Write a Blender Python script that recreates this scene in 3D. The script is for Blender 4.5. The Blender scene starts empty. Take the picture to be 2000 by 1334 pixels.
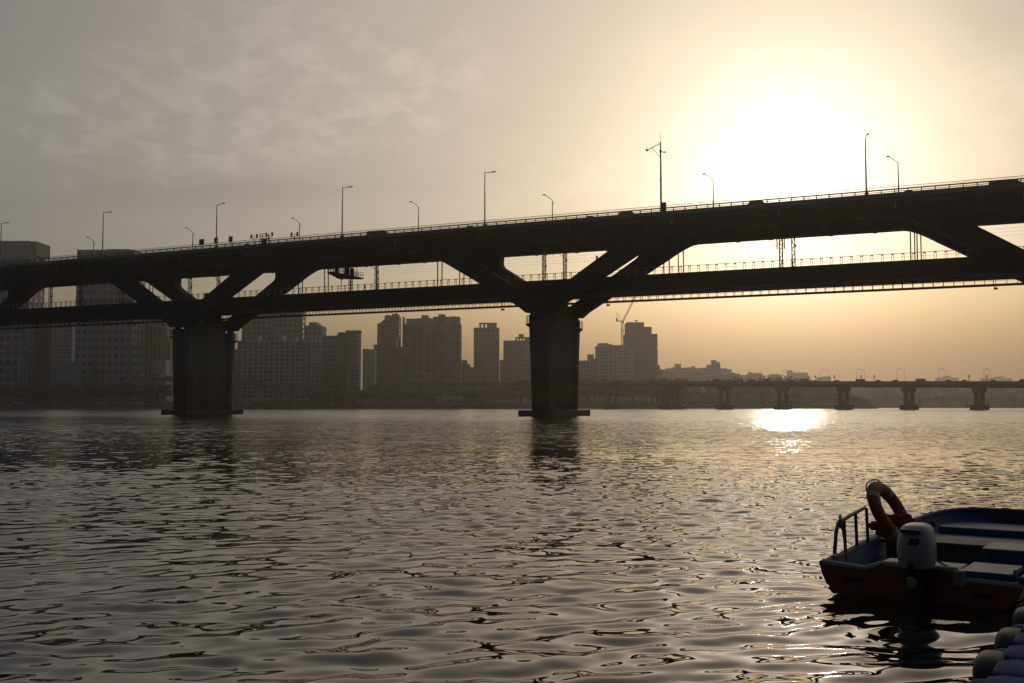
import bpy, bmesh, math, random
import numpy as np
from mathutils import Vector, Matrix

R = math.radians
random.seed(7)
scene = bpy.context.scene
col = scene.collection

# ------------------------------------------------------------------ camera
F_PX, CAM_H = 2050.0, 1.9                 # focal length in pixels of a 2000 px wide picture
PITCH = math.atan(126 / F_PX)
cam_data = bpy.data.cameras.new('camera')
cam_data.sensor_width = 36.0
cam_data.lens = 36.0 * F_PX / 2000.0
cam_data.clip_start = 0.1
cam_data.clip_end = 9000
cam = bpy.data.objects.new('camera', cam_data)
col.objects.link(cam)
cam.location = (0, 0, CAM_H)
cam.rotation_euler = (math.pi / 2 + PITCH, 0, 0)
scene.camera = cam

def ray(x, y):
    u, v = (x - 1000) / F_PX, (667 - y) / F_PX
    c, s = math.cos(PITCH), math.sin(PITCH)
    return Vector((u, c - v * s, s + v * c))

def at(x, y, Y):
    d = ray(x, y)
    k = Y / d.y
    return Vector((d.x * k, Y, CAM_H + d.z * k))

# ------------------------------------------------------------------ sky, sun, exposure
SUN = ray(1538, 358).normalized()
SUN_EL, SUN_AZ = math.asin(SUN.z), math.atan2(SUN.x, SUN.y)
world = bpy.data.worlds.new('World')
scene.world = world
world.use_nodes = True
wt = world.node_tree
wt.nodes.clear()
def WN(t, **kw):
    n = wt.nodes.new(t)
    for k, v in kw.items(): setattr(n, k, v)
    return n
def wlink(a, b): wt.links.new(a, b)
def wmath(op, a, b=None, c=None, clamp=False):
    n = WN('ShaderNodeMath', operation=op, use_clamp=clamp)
    for i, v in enumerate((a, b, c)):
        if v is None: continue
        if isinstance(v, (int, float)): n.inputs[i].default_value = v
        else: wlink(v, n.inputs[i])
    return n.outputs[0]
def wscale(colr, f):
    n = WN('ShaderNodeVectorMath', operation='SCALE')
    if isinstance(colr, tuple): n.inputs[0].default_value = colr
    else: wlink(colr, n.inputs[0])
    if isinstance(f, (int, float)): n.inputs['Scale'].default_value = f
    else: wlink(f, n.inputs['Scale'])
    return n.outputs[0]
def wvec(op, a, b):
    n = WN('ShaderNodeVectorMath', operation=op)
    for i, v in enumerate((a, b)):
        if isinstance(v, tuple): n.inputs[i].default_value = v
        else: wlink(v, n.inputs[i])
    return n.outputs['Value'] if op in ('DOT_PRODUCT', 'LENGTH') else n.outputs[0]
sky = WN('ShaderNodeTexSky', sky_type='NISHITA', sun_disc=False)
sky.sun_elevation, sky.sun_rotation = SUN_EL, SUN_AZ
sky.altitude, sky.air_density, sky.dust_density, sky.ozone_density = 0, 1.0, 3.0, 1.0
tc = WN('ShaderNodeTexCoord')
dirv = tc.outputs['Generated']
gam = wmath('ARCCOSINE', wmath('MINIMUM', wvec('DOT_PRODUCT', dirv, tuple(SUN)), 0.999999))
g1 = wmath('EXPONENT', wmath('MULTIPLY', wmath('POWER', wmath('DIVIDE', gam, 0.070), 1.15), -1.0))
def wexp(deg): return wmath('EXPONENT', wmath('DIVIDE', gam, -R(deg)))
glow = WN('ShaderNodeCombineXYZ')          # broad forward-scattered glow of the dusty air round the sun
for i_, (amp, deg) in enumerate(((0.83, 29.5), (0.63, 34.5), (0.455, 43.0))):
    wlink(wmath('MULTIPLY', wexp(deg), amp), glow.inputs[i_])
sep = WN('ShaderNodeSeparateXYZ'); wlink(dirv, sep.inputs[0])
zc = wmath('MAXIMUM', sep.outputs[2], 0.0)
# thin patchy cloud layer, laid out on a flat plane far above
den = wmath('ADD', zc, 0.16)
cmb = WN('ShaderNodeCombineXYZ')
wlink(wmath('DIVIDE', sep.outputs[0], den), cmb.inputs[0])
wlink(wmath('DIVIDE', sep.outputs[1], den), cmb.inputs[1])
def wnoise(scale, detail, rough, off, sx=1.0, sy=1.0, rot=0.0):
    mp = WN('ShaderNodeMapping')
    mp.inputs['Location'].default_value = off
    mp.inputs['Scale'].default_value = (sx, sy, 1)
    mp.inputs['Rotation'].default_value = (0, 0, rot)
    wlink(cmb.outputs[0], mp.inputs[0])
    n = WN('ShaderNodeTexNoise')
    n.inputs['Scale'].default_value = scale
    n.inputs['Detail'].default_value = detail
    n.inputs['Roughness'].default_value = rough
    wlink(mp.outputs[0], n.inputs['Vector'])
    return n.outputs['Fac']
def wsmooth(v, a, b):
    n = WN('ShaderNodeMapRange', interpolation_type='SMOOTHSTEP')
    n.inputs['From Min'].default_value, n.inputs['From Max'].default_value = a, b
    wlink(v, n.inputs['Value'])
    return n.outputs[0]
def blob(cx, cy, ax, ay, rot):
    c, s_ = math.cos(rot), math.sin(rot)
    dx = wmath('SUBTRACT', wsep.outputs[0], cx); dy = wmath('SUBTRACT', wsep.outputs[1], cy)
    u_ = wmath('ADD', wmath('MULTIPLY', dx, c/ax), wmath('MULTIPLY', dy, s_/ax))
    v_ = wmath('ADD', wmath('MULTIPLY', dx, -s_/ay), wmath('MULTIPLY', dy, c/ay))
    r2 = wmath('ADD', wmath('MULTIPLY', u_, u_), wmath('MULTIPLY', v_, v_))
    return wmath('EXPONENT', wmath('MULTIPLY', r2, -1.0))
wsep = WN('ShaderNodeSeparateXYZ'); wlink(cmb.outputs[0], wsep.inputs[0])
big = wnoise(1.6, 4, 0.55, (3.1, 1.4, 0), 1.0, 0.8, 0.35)
where = wmath('ADD', wmath('MULTIPLY', blob(-0.90, 2.20, 0.48, 0.26, 0.35), 0.42), wmath('MULTIPLY', blob(-0.34, 2.08, 0.34, 0.26, -0.5), 0.36))
patch = wsmooth(wmath('ADD', big, where), 0.52, 0.86)
puffs = wsmooth(wnoise(13.0, 6, 0.62, (0.4, 2.2, 0), 1.0, 0.75, 0.5), 0.40, 0.66)
veil = wnoise(1.3, 4, 0.55, (7.7, 0.6, 0), 0.6, 1.3, 0.15)
dark = wsmooth(wmath('ADD', wnoise(1.7, 4, 0.55, (11.3, 4.2, 0), 0.55, 1.2, 0.1),
               wmath('ADD', wmath('MULTIPLY', blob(-0.80, 2.62, 0.40, 0.14, 0.05), 0.34), wmath('MULTIPLY', blob(0.90, 1.80, 0.22, 0.13, 0.9), 0.34))), 0.55, 0.85)
cl = wmath('MULTIPLY', patch, wmath('MULTIPLY_ADD', puffs, 0.7, 0.3))
cl = wmath('MULTIPLY_ADD', cl, 0.24, wmath('MULTIPLY_ADD', veil, 0.18, -0.12))
cl = wmath('MULTIPLY_ADD', dark, -0.10, cl)
cl = wmath('MULTIPLY_ADD', cl, wsmooth(zc, 0.07, 0.19), 1.0)
SKY_STRENGTH = 0.008
base = wscale(sky.outputs[0], SKY_STRENGTH)
base = wvec('ADD', base, glow.outputs[0])
# light low over the horizon comes through more dust: dimmer and redder
ext = WN('ShaderNodeCombineXYZ')
for i_, k_ in enumerate((0.54, 0.40, 0.22)):
    wlink(wmath('MULTIPLY_ADD', wsmooth(zc, 0.02, (0.115, 0.13, 0.155)[i_]), 1.0 - k_, k_), ext.inputs[i_])
base = wvec('MULTIPLY', base, ext.outputs[0])
base = wvec('MULTIPLY', base, wscale((1, 1, 1), cl))
base = wvec('ADD', base, wscale((1.0, 0.96, 0.91), wmath('MULTIPLY', g1, 1.35)))
bg = WN('ShaderNodeBackground')
wlink(base, bg.inputs['Color'])
bg.inputs['Strength'].default_value = 1.0
wout = WN('ShaderNodeOutputWorld')
wlink(bg.outputs[0], wout.inputs['Surface'])

sun_data = bpy.data.lights.new('sun', 'SUN')
sun_data.energy = 0.14
sun_data.angle = R(1.1)
sun_data.color = (1.0, 0.85, 0.66)
sun = bpy.data.objects.new('sun', sun_data)
col.objects.link(sun)
sun.rotation_euler = (-SUN).to_track_quat('-Z', 'Y').to_euler()

scene.view_settings.view_transform = 'Standard'
scene.view_settings.look = 'None'
scene.view_settings.exposure = 0.1
scene.view_settings.gamma = 1
scene.view_settings.use_curve_mapping = False
scene.cycles.use_denoising = True
scene.cycles.denoiser = 'OPENIMAGEDENOISE'
scene.cycles.max_bounces = 6
scene.cycles.volume_bounces = 0
scene.cycles.sample_clamp_indirect = 6
scene.cycles.sample_clamp_direct = 60
scene.cycles.use_adaptive_sampling = False

# ------------------------------------------------------------------ materials
MATS = {}
def mat(name, rgb, rough=0.7, metal=0.0, spec=0.4, var=0.15, scale=2.0, streak=0.0, bump=0.0, bscale=30.0, coord='Object'):
    m = bpy.data.materials.new(name)
    m.use_nodes = True
    t = m.node_tree
    b = t.nodes['Principled BSDF']
    b.inputs['Roughness'].default_value = rough
    b.inputs['Metallic'].default_value = metal
    b.inputs['Specular IOR Level'].default_value = spec
    tcn = t.nodes.new('ShaderNodeTexCoord')
    n = t.nodes.new('ShaderNodeTexNoise')
    n.inputs['Scale'].default_value = scale
    n.inputs['Detail'].default_value = 6
    n.inputs['Roughness'].default_value = 0.6
    mp = t.nodes.new('ShaderNodeMapping')
    t.links.new(tcn.outputs[coord], mp.inputs[0])
    if streak: mp.inputs['Scale'].default_value = (1, 1, streak)
    t.links.new(mp.outputs[0], n.inputs['Vector'])
    mx = t.nodes.new('ShaderNodeMix'); mx.data_type = 'RGBA'
    mx.inputs[6].default_value = tuple(c * (1 - var * 2) for c in rgb) + (1,)
    mx.inputs[7].default_value = tuple(min(1, c * (1 + var * 2)) for c in rgb) + (1,)
    t.links.new(n.outputs['Fac'], mx.inputs[0])
    t.links.new(mx.outputs[2], b.inputs['Base Color'])
    if bump:
        n2 = t.nodes.new('ShaderNodeTexNoise')
        n2.inputs['Scale'].default_value = bscale
        n2.inputs['Detail'].default_value = 4
        t.links.new(tcn.outputs[coord], n2.inputs['Vector'])
        bp = t.nodes.new('ShaderNodeBump')
        bp.inputs['Strength'].default_value = bump
        bp.inputs['Distance'].default_value = 0.02
        t.links.new(n2.outputs['Fac'], bp.inputs['Height'])
        t.links.new(bp.outputs[0], b.inputs['Normal'])
    MATS[name] = m
    return m
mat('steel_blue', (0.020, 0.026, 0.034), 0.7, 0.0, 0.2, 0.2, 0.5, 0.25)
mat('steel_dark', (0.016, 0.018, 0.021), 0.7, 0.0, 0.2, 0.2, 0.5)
mat('edge_steel', (0.16, 0.20, 0.26), 0.5, 0.0, 0.4, 0.15, 0.4)
mat('galv', (0.22, 0.22, 0.22), 0.45, 0.4, 0.5, 0.1, 3)
mat('asphalt', (0.05, 0.05, 0.05), 0.9)
mat('pier_concrete', (0.20, 0.18, 0.155), 0.85, 0, 0.3, 0.3, 0.35, 0.18, 0.3, 4)
mat('plinth_concrete', (0.12, 0.11, 0.10), 0.8, 0, 0.3, 0.25, 0.6)
mat('concrete', (0.28, 0.27, 0.25), 0.85, 0, 0.3, 0.2, 0.5, 0.3)
mat('wall_grey', (0.38, 0.42, 0.47), 0.85, 0, 0.3, 0.1, 0.12)
mat('wall_pale', (0.70, 0.72, 0.75), 0.85, 0, 0.3, 0.1, 0.12)
mat('wall_beige', (0.34, 0.29, 0.22), 0.85, 0, 0.3, 0.1, 0.12)
mat('wall_tan', (0.27, 0.21, 0.15), 0.85, 0, 0.3, 0.1, 0.12)
mat('wall_dark', (0.12, 0.12, 0.12), 0.85, 0, 0.3, 0.12, 0.12)
mat('wall_brick', (0.20, 0.12, 0.09), 0.85, 0, 0.3, 0.15, 0.3)
mat('panel_blue', (0.06, 0.16, 0.40), 0.6, 0, 0.4, 0.1, 0.2)
mat('netting', (0.16, 0.14, 0.12), 0.9, 0, 0.2, 0.15, 0.15)
mat('glass_dark', (0.02, 0.024, 0.03), 0.15, 0, 0.5, 0.2, 0.3)
mat('red_sign', (0.35, 0.05, 0.04), 0.6)
mat('girder_blue', (0.10, 0.16, 0.25), 0.6, 0, 0.4, 0.15, 0.3)
mat('earth', (0.055, 0.062, 0.035), 0.95, 0, 0.1, 0.35, 0.06)
mat('leaf', (0.05, 0.075, 0.022), 0.7, 0, 0.3, 0.4, 0.3)
mat('leaf_yellow', (0.09, 0.10, 0.025), 0.7, 0, 0.3, 0.4, 0.3)
mat('bark', (0.06, 0.045, 0.035), 0.9)
mat('azalea', (0.22, 0.03, 0.10), 0.8, 0, 0.2, 0.5, 0.5)
mat('car_white', (0.75, 0.75, 0.75), 0.25, 0, 0.5, 0.03)
mat('car_grey', (0.25, 0.26, 0.28), 0.25, 0.3, 0.5, 0.03)
mat('car_black', (0.02, 0.02, 0.022), 0.2, 0, 0.5, 0.03)
mat('car_red', (0.3, 0.03, 0.03), 0.25, 0, 0.5, 0.03)
mat('car_blue', (0.05, 0.10, 0.25), 0.25, 0, 0.5, 0.03)
mat('tyre', (0.02, 0.02, 0.02), 0.9)
mat('bus_green', (0.05, 0.22, 0.07), 0.4)
mat('hull_orange', (0.22, 0.058, 0.014), 0.45, 0, 0.5, 0.2, 4)
mat('hull_bottom', (0.20, 0.19, 0.17), 0.5, 0, 0.4, 0.25, 4)
mat('boat_blue', (0.018, 0.048, 0.17), 0.5, 0, 0.5, 0.2, 5)
mat('boat_white', (0.28, 0.275, 0.265), 0.5, 0, 0.5, 0.12, 8)
mat('boat_wood', (0.13, 0.085, 0.055), 0.6, 0, 0.4, 0.25, 6)
mat('cowl_grey', (0.33, 0.33, 0.33), 0.32, 0.0, 0.5, 0.08, 6)
mat('black_plastic', (0.02, 0.02, 0.022), 0.4)
mat('ring_orange', (0.24, 0.058, 0.022), 0.55, 0, 0.4, 0.12, 6)
mat('band_white', (0.32, 0.32, 0.31), 0.4)
mat('logo_navy', (0.03, 0.04, 0.10), 0.6)
mat('mark_paint', (0.30, 0.34, 0.42), 0.8)
mat('glass_mid', (0.06, 0.07, 0.085), 0.25, 0, 0.5, 0.2, 0.3)
mat('glass_blind', (0.22, 0.21, 0.19), 0.6, 0, 0.3, 0.1, 0.3)
mat('revetment', (0.16, 0.15, 0.135), 0.9, 0, 0.2, 0.25, 0.2)
mat('path_grey', (0.20, 0.19, 0.175), 0.9, 0, 0.2, 0.15, 0.1)
mat('rope', (0.22, 0.19, 0.15), 0.9, 0, 0.2, 0.3, 40)
mat('vest_red', (0.38, 0.035, 0.04), 0.85, 0, 0.2, 0.25, 10, 0, 0.5, 40)
mat('fender_grey', (0.055, 0.05, 0.044), 0.55, 0, 0.4, 0.2, 6, 0, 0.15, 40)
mat('screen_off', (0.02, 0.02, 0.03), 0.3)
def pontoon_mat():
    m = mat('pontoon_blue', (0.010, 0.055, 0.22), 0.7, 0, 0.12, 0.15, 5)
    t = m.node_tree; b = t.nodes['Principled BSDF']
    tcn = t.nodes.new('ShaderNodeTexCoord')
    v = t.nodes.new('ShaderNodeTexVoronoi'); v.feature = 'DISTANCE_TO_EDGE'
    v.inputs['Scale'].default_value = 42
    t.links.new(tcn.outputs['Object'], v.inputs['Vector'])
    ra = t.nodes.new('ShaderNodeMapRange'); ra.inputs['From Max'].default_value = 0.18
    t.links.new(v.outputs['Distance'], ra.inputs['Value'])
    # only the tread on top is embossed
    ge = t.nodes.new('ShaderNodeNewGeometry'); sp = t.nodes.new('ShaderNodeSeparateXYZ')
    t.links.new(ge.outputs['True Normal'], sp.inputs[0])
    mr = t.nodes.new('ShaderNodeMapRange'); mr.inputs['From Min'].default_value = 0.85; mr.inputs['From Max'].default_value = 0.98
    t.links.new(sp.outputs[2], mr.inputs['Value'])
    mu = t.nodes.new('ShaderNodeMath'); mu.operation = 'MULTIPLY'
    t.links.new(ra.outputs[0], mu.inputs[0]); t.links.new(mr.outputs[0], mu.inputs[1])
    bp = t.nodes.new('ShaderNodeBump'); bp.inputs['Strength'].default_value = 1.0; bp.inputs['Distance'].default_value = 0.007
    t.links.new(mu.outputs[0], bp.inputs['Height']); t.links.new(bp.outputs[0], b.inputs['Normal'])
pontoon_mat()
def screen_mat():
    m = mat('screen_lit', (0.1, 0.1, 0.2))
    b = m.node_tree.nodes['Principled BSDF']
    tcn = m.node_tree.nodes.new('ShaderNodeTexCoord'); sp = m.node_tree.nodes.new('ShaderNodeSeparateXYZ')
    m.node_tree.links.new(tcn.outputs['Generated'], sp.inputs[0])
    cr = m.node_tree.nodes.new('ShaderNodeValToRGB')
    cr.color_ramp.elements[0].color = (0.45, 0.03, 0.10, 1); cr.color_ramp.elements[1].color = (0.12, 0.16, 0.5, 1)
    m.node_tree.links.new(sp.outputs[2], cr.inputs[0])
    m.node_tree.links.new(cr.outputs[0], b.inputs['Emission Color'])
    b.inputs['Emission Strength'].default_value = 0.3
screen_mat()

def stain_pier():
    m = MATS['pier_concrete']; t = m.node_tree; b = t.nodes['Principled BSDF']; N = t.nodes.new; L = t.links.new
    src = b.inputs['Base Color'].links[0].from_socket
    tcn = N('ShaderNodeTexCoord'); sp = N('ShaderNodeSeparateXYZ'); L(tcn.outputs['Object'], sp.inputs[0])
    mp = N('ShaderNodeMapping'); mp.inputs['Scale'].default_value = (1.3, 1.3, 0.07); L(tcn.outputs['Object'], mp.inputs[0])
    n = N('ShaderNodeTexNoise'); n.inputs['Scale'].default_value = 1.0; n.inputs['Detail'].default_value = 5; L(mp.outputs[0], n.inputs['Vector'])
    ad = N('ShaderNodeMath'); ad.operation = 'MULTIPLY_ADD'; ad.inputs[1].default_value = 9.0; L(n.outputs['Fac'], ad.inputs[0]); L(sp.outputs[2], ad.inputs[2])
    mr = N('ShaderNodeMapRange'); mr.inputs['From Min'].default_value = 12.0; mr.inputs['From Max'].default_value = 14.5; L(ad.outputs[0], mr.inputs['Value'])
    mx = N('ShaderNodeMix'); mx.data_type = 'RGBA'; mx.blend_type = 'MULTIPLY'; mx.inputs[0].default_value = 1.0
    cr = N('ShaderNodeMix'); cr.data_type = 'RGBA'; cr.inputs[6].default_value = (0.72, 0.50, 0.36, 1); cr.inputs[7].default_value = (1.0, 1.06, 1.12, 1)
    L(mr.outputs[0], cr.inputs[0]); L(src, mx.inputs[6]); L(cr.outputs[2], mx.inputs[7])
    # dark algae belt just above the river
    m2 = N('ShaderNodeMapRange'); m2.inputs['From Min'].default_value = 5.6; m2.inputs['From Max'].default_value = 7.2; L(ad.outputs[0], m2.inputs['Value'])
    al = N('ShaderNodeMix'); al.data_type = 'RGBA'; al.inputs[6].default_value = (0.045, 0.042, 0.03, 1)
    L(m2.outputs[0], al.inputs[0]); L(mx.outputs[2], al.inputs[7]); L(al.outputs[2], b.inputs['Base Color'])
stain_pier()

# ------------------------------------------------------------------ mesh helpers
class MB:
    def __init__(s): s.v, s.f = [], []
    def add(s, vs, fs):
        o = len(s.v); s.v += [tuple(p) for p in vs]; s.f += [tuple(i + o for i in f) for f in fs]; return s
    def box(s, x0, x1, y0, y1, z0, z1):
        return s.add([(x0,y0,z0),(x1,y0,z0),(x1,y1,z0),(x0,y1,z0),(x0,y0,z1),(x1,y0,z1),(x1,y1,z1),(x0,y1,z1)],
                     [(3,2,1,0),(4,5,6,7),(0,1,5,4),(1,2,6,5),(2,3,7,6),(3,0,4,7)])
    def prism(s, poly, y0, y1):            # polygon in x-z, extruded along y
        n = len(poly)
        vs = [(x, y0, z) for x, z in poly] + [(x, y1, z) for x, z in poly]
        fs = [tuple(range(n)), tuple(range(2*n-1, n-1, -1))] + [((i+1)%n, i, i+n, (i+1)%n+n) for i in range(n)]
        return s.add(vs, fs)
    def hprism(s, poly, z0, z1):           # polygon in x-y, extruded along z
        n = len(poly)
        vs = [(x, y, z0) for x, y in poly] + [(x, y, z1) for x, y in poly]
        fs = [tuple(range(n-1, -1, -1)), tuple(range(n, 2*n))] + [(i, (i+1)%n, (i+1)%n+n, i+n) for i in range(n)]
        return s.add(vs, fs)
    def tube(s, pts, r, n=6):
        pts = [Vector(p) for p in pts]
        rs = r if isinstance(r, (list, tuple)) else [r] * len(pts)
        vs, fs = [], []
        up = None
        for i, p in enumerate(pts):
            d = (pts[min(i+1, len(pts)-1)] - pts[max(i-1, 0)]).normalized()
            if up is None: up = Vector((0,0,1)) if abs(d.z) < 0.9 else Vector((1,0,0))
            a = d.cross(up).normalized(); b = a.cross(d).normalized(); up = b
            for k in range(n):
                t = 2*math.pi*k/n
                vs.append(p + (a*math.cos(t) + b*math.sin(t))*rs[i])
        for i in range(len(pts)-1):
            for k in range(n):
                fs.append((i*n+k, i*n+(k+1)%n, (i+1)*n+(k+1)%n, (i+1)*n+k))
        fs.append(tuple(range(n))); fs.append(tuple(range((len(pts)-1)*n+n-1, (len(pts)-1)*n-1, -1)))
        return s.add(vs, fs)
    def lathe(s, prof, n=24, cx=0, cy=0):  # profile of (r, z)
        vs, fs = [], []
        for r, z in prof:
            for k in range(n):
                t = 2*math.pi*k/n
                vs.append((cx + r*math.cos(t), cy + r*math.sin(t), z))
        for i in range(len(prof)-1):
            for k in range(n):
                fs.append((i*n+k, i*n+(k+1)%n, (i+1)*n+(k+1)%n, (i+1)*n+k))
        fs.append(tuple(range(n-1, -1, -1))); m = (len(prof)-1)*n
        fs.append(tuple(range(m, m+n)))
        return s.add(vs, fs)
    def loft(s, rings, cap=True):
        n = len(rings[0]); vs = [p for r in rings for p in r]; fs = []
        for i in range(len(rings)-1):
            for k in range(n):
                fs.append((i*n+k, i*n+(k+1)%n, (i+1)*n+(k+1)%n, (i+1)*n+k))
        if cap:
            fs.append(tuple(range(n-1, -1, -1))); m = (len(rings)-1)*n; fs.append(tuple(range(m, m+n)))
        return s.add(vs, fs)
    def mesh(s, name, m, smooth=False):
        me = bpy.data.meshes.new(name)
        me.from_pydata(s.v, [], s.f)
        me.materials.append(MATS[m])
        me.update()
        bm = bmesh.new(); bm.from_mesh(me)
        bmesh.ops.recalc_face_normals(bm, faces=bm.faces)
        bm.to_mesh(me); bm.free()
        if smooth:
            me.polygons.foreach_set('use_smooth', [True]*len(me.polygons))
            try: me.set_sharp_from_angle(angle=R(40))
            except Exception: pass
        return me
    def build(s, name, m, parent=None, smooth=False, loc=None, rz=0):
        return inst(name, s.mesh(name, m, smooth), parent, loc, rz)
def inst(name, me, parent=None, loc=None, rz=0):
    o = bpy.data.objects.new(name, me); col.objects.link(o)
    if parent is not None: o.parent = parent
    if loc is not None: o.location = loc
    if rz: o.rotation_euler = (0, 0, rz)
    return o
def bevel(o, w, seg=2):
    md = o.modifiers.new('bevel', 'BEVEL'); md.width = w; md.segments = seg; md.limit_method = 'ANGLE'; md.angle_limit = R(35)
    return o
def tag(o, label=None, cat=None, group=None, kind=None):
    if label: o['label'] = label
    if cat: o['category'] = cat
    if group: o['group'] = group
    if kind: o['kind'] = kind
    return o
def thing(name, label, cat, loc=(0,0,0), rz=0, group=None):
    o = bpy.data.objects.new(name, None); col.objects.link(o)
    o.empty_display_size = 0.2
    o.location = loc; o.rotation_euler = (0, 0, rz)
    return tag(o, label, cat, group)
def copy_tree(o, parent=None):
    c = o.copy(); col.objects.link(c)
    c.parent = parent
    for ch in list(o.children): copy_tree(ch, c)
    return c

# ------------------------------------------------------------------ water
def water_material():
    m = bpy.data.materials.new('river_water'); m.use_nodes = True; MATS['water'] = m
    t = m.node_tree; b = t.nodes['Principled BSDF']
    b.inputs['Base Color'].default_value = (0.010, 0.012, 0.009, 1)
    b.inputs['IOR'].default_value = 1.75
    N = t.nodes.new; L = t.links.new
    ge = N('ShaderNodeNewGeometry')
    ln = N('ShaderNodeVectorMath'); ln.operation = 'LENGTH'; L(ge.outputs['Position'], ln.inputs[0])
    def slope(scale, amp, stretch, d0, d1):
        mp = N('ShaderNodeMapping'); mp.inputs['Scale'].default_value = (stretch, 1, 1)
        L(ge.outputs['Position'], mp.inputs[0])
        n = N('ShaderNodeTexNoise'); n.inputs['Scale'].default_value = scale; n.inputs['Detail'].default_value = 3
        n.inputs['Roughness'].default_value = 0.5
        L(mp.outputs[0], n.inputs['Vector'])
        sb = N('ShaderNodeVectorMath'); sb.operation = 'SUBTRACT'; sb.inputs[1].default_value = (0.5, 0.5, 0.5)
        L(n.outputs['Color'], sb.inputs[0])
        mu = N('ShaderNodeVectorMath'); mu.operation = 'MULTIPLY'; mu.inputs[1].default_value = (amp*0.95, amp, 0)
        L(sb.outputs[0], mu.inputs[0])
        mr = N('ShaderNodeMapRange'); mr.interpolation_type = 'SMOOTHSTEP'
        mr.inputs['From Min'].default_value, mr.inputs['From Max'].default_value = d0, d1
        L(ln.outputs['Value'], mr.inputs['Value'])
        sc = N('ShaderNodeVectorMath'); sc.operation = 'SCALE'
        L(mu.outputs[0], sc.inputs[0]); L(mr.outputs[0], sc.inputs['Scale'])
        return sc.outputs[0]
    # wind waves run towards the quay: their faces on this side stand steeper than their backs
    mr0 = N('ShaderNodeMapRange'); mr0.interpolation_type = 'SMOOTHSTEP'
    mr0.inputs['From Min'].default_value, mr0.inputs['From Max'].default_value = 30, 110
    mr0.inputs['To Max'].default_value = 0.055
    L(ln.outputs['Value'], mr0.inputs['Value'])
    sc0 = N('ShaderNodeVectorMath'); sc0.operation = 'SCALE'; sc0.inputs[0].default_value = (0, -1, 0)
    L(mr0.outputs[0], sc0.inputs['Scale'])
    ad0 = N('ShaderNodeVectorMath'); ad0.operation = 'ADD'; L(ge.outputs['Normal'], ad0.inputs[0]); L(sc0.outputs[0], ad0.inputs[1])
    acc = ad0.outputs[0]
    for args in ((0.9, 0.62, 0.6, 50, 130), (2.8, 0.60, 0.6, 26, 75), (0.10, 0.22, 0.5, 50, 130), (7.5, 0.30, 0.7, 22, 60)):
        ad = N('ShaderNodeVectorMath'); ad.operation = 'ADD'
        L(acc, ad.inputs[0]); L(slope(*args), ad.inputs[1]); acc = ad.outputs[0]
    mr1 = N('ShaderNodeMapRange'); mr1.interpolation_type = 'SMOOTHSTEP'
    mr1.inputs['From Min'].default_value, mr1.inputs['From Max'].default_value = 20, 160
    mr1.inputs['To Min'].default_value, mr1.inputs['To Max'].default_value = 0.012, 0.13
    L(ln.outputs['Value'], mr1.inputs['Value']); L(mr1.outputs[0], b.inputs['Roughness'])
    nm = N('ShaderNodeVectorMath'); nm.operation = 'NORMALIZE'; L(acc, nm.inputs[0])
    L(nm.outputs[0], b.inputs['Normal'])
water_material()
def make_water():
    rng = np.random.default_rng(11)
    fr = 1050.0
    q = np.concatenate([np.linspace(950, 330, 150), np.linspace(329, 150, 340), np.linspace(149.7, 24, 640), np.geomspace(23.5, 0.72, 70)])
    rr = CAM_H * fr / q                                   # distances along the river
    nA = 760
    tan_a = np.linspace(-0.78, 0.78, nA)
    Y = np.repeat(rr[:, None], nA, 1)
    X = (Y + 6.0) * tan_a[None, :]
    Z = np.zeros_like(X)
    row_gap = np.gradient(rr)
    nW = 150
    lam = np.exp(rng.uniform(math.log(0.17), math.log(9.0), nW))
    ang = np.radians(-78) + rng.normal(0, np.radians(34), nW)  # travelling towards the quay
    ph = rng.uniform(0, 2*np.pi, nW)
    for i in range(nW):
        L = lam[i]
        sl = 0.0165 * math.exp(-((math.log(L/0.46))/0.80)**2) + 0.0030
        if L < 0.26: sl *= 0.6
        a = sl * L / (2*math.pi) * 1.35
        k = 2*math.pi/L
        w = np.clip((L / np.abs(row_gap) - 2.5) / 2.5, 0, 1)
        idx = np.nonzero(w > 0)[0]
        if len(idx) == 0: continue
        Z[idx] += (a * w[idx])[:, None] * np.sin(k*(math.cos(ang[i])*X[idx] + math.sin(ang[i])*Y[idx]) + ph[i])
    # gusts: calmer and livelier stretches
    gust = 0.80 + 0.28*np.sin(0.31*X + 0.17*Y + 1.0) * np.sin(0.23*Y - 0.11*X + 0.4)
    Z *= gust
    nR = len(rr)
    co = np.stack([X, Y, Z], -1).reshape(-1, 3).astype(np.float32)
    i = np.arange((nR-1)*(nA-1)); r_, c_ = i // (nA-1), i % (nA-1)
    v0 = r_*nA + c_
    quads = np.stack([v0, v0+1, v0+nA+1, v0+nA], -1).astype(np.int32)
    me = bpy.data.meshes.new('river_water')
    me.vertices.add(len(co)); me.vertices.foreach_set('co', co.ravel())
    me.loops.add(quads.size); me.loops.foreach_set('vertex_index', quads.ravel())
    me.polygons.add(len(quads))
    me.polygons.foreach_set('loop_start', np.arange(0, quads.size, 4, dtype=np.int32))
    me.polygons.foreach_set('use_smooth', np.ones(len(quads), dtype=bool))
    me.update(calc_edges=True)
    me.materials.append(MATS['water'])
    o = inst('river_water', me); tag(o, kind='structure')
make_water()

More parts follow.
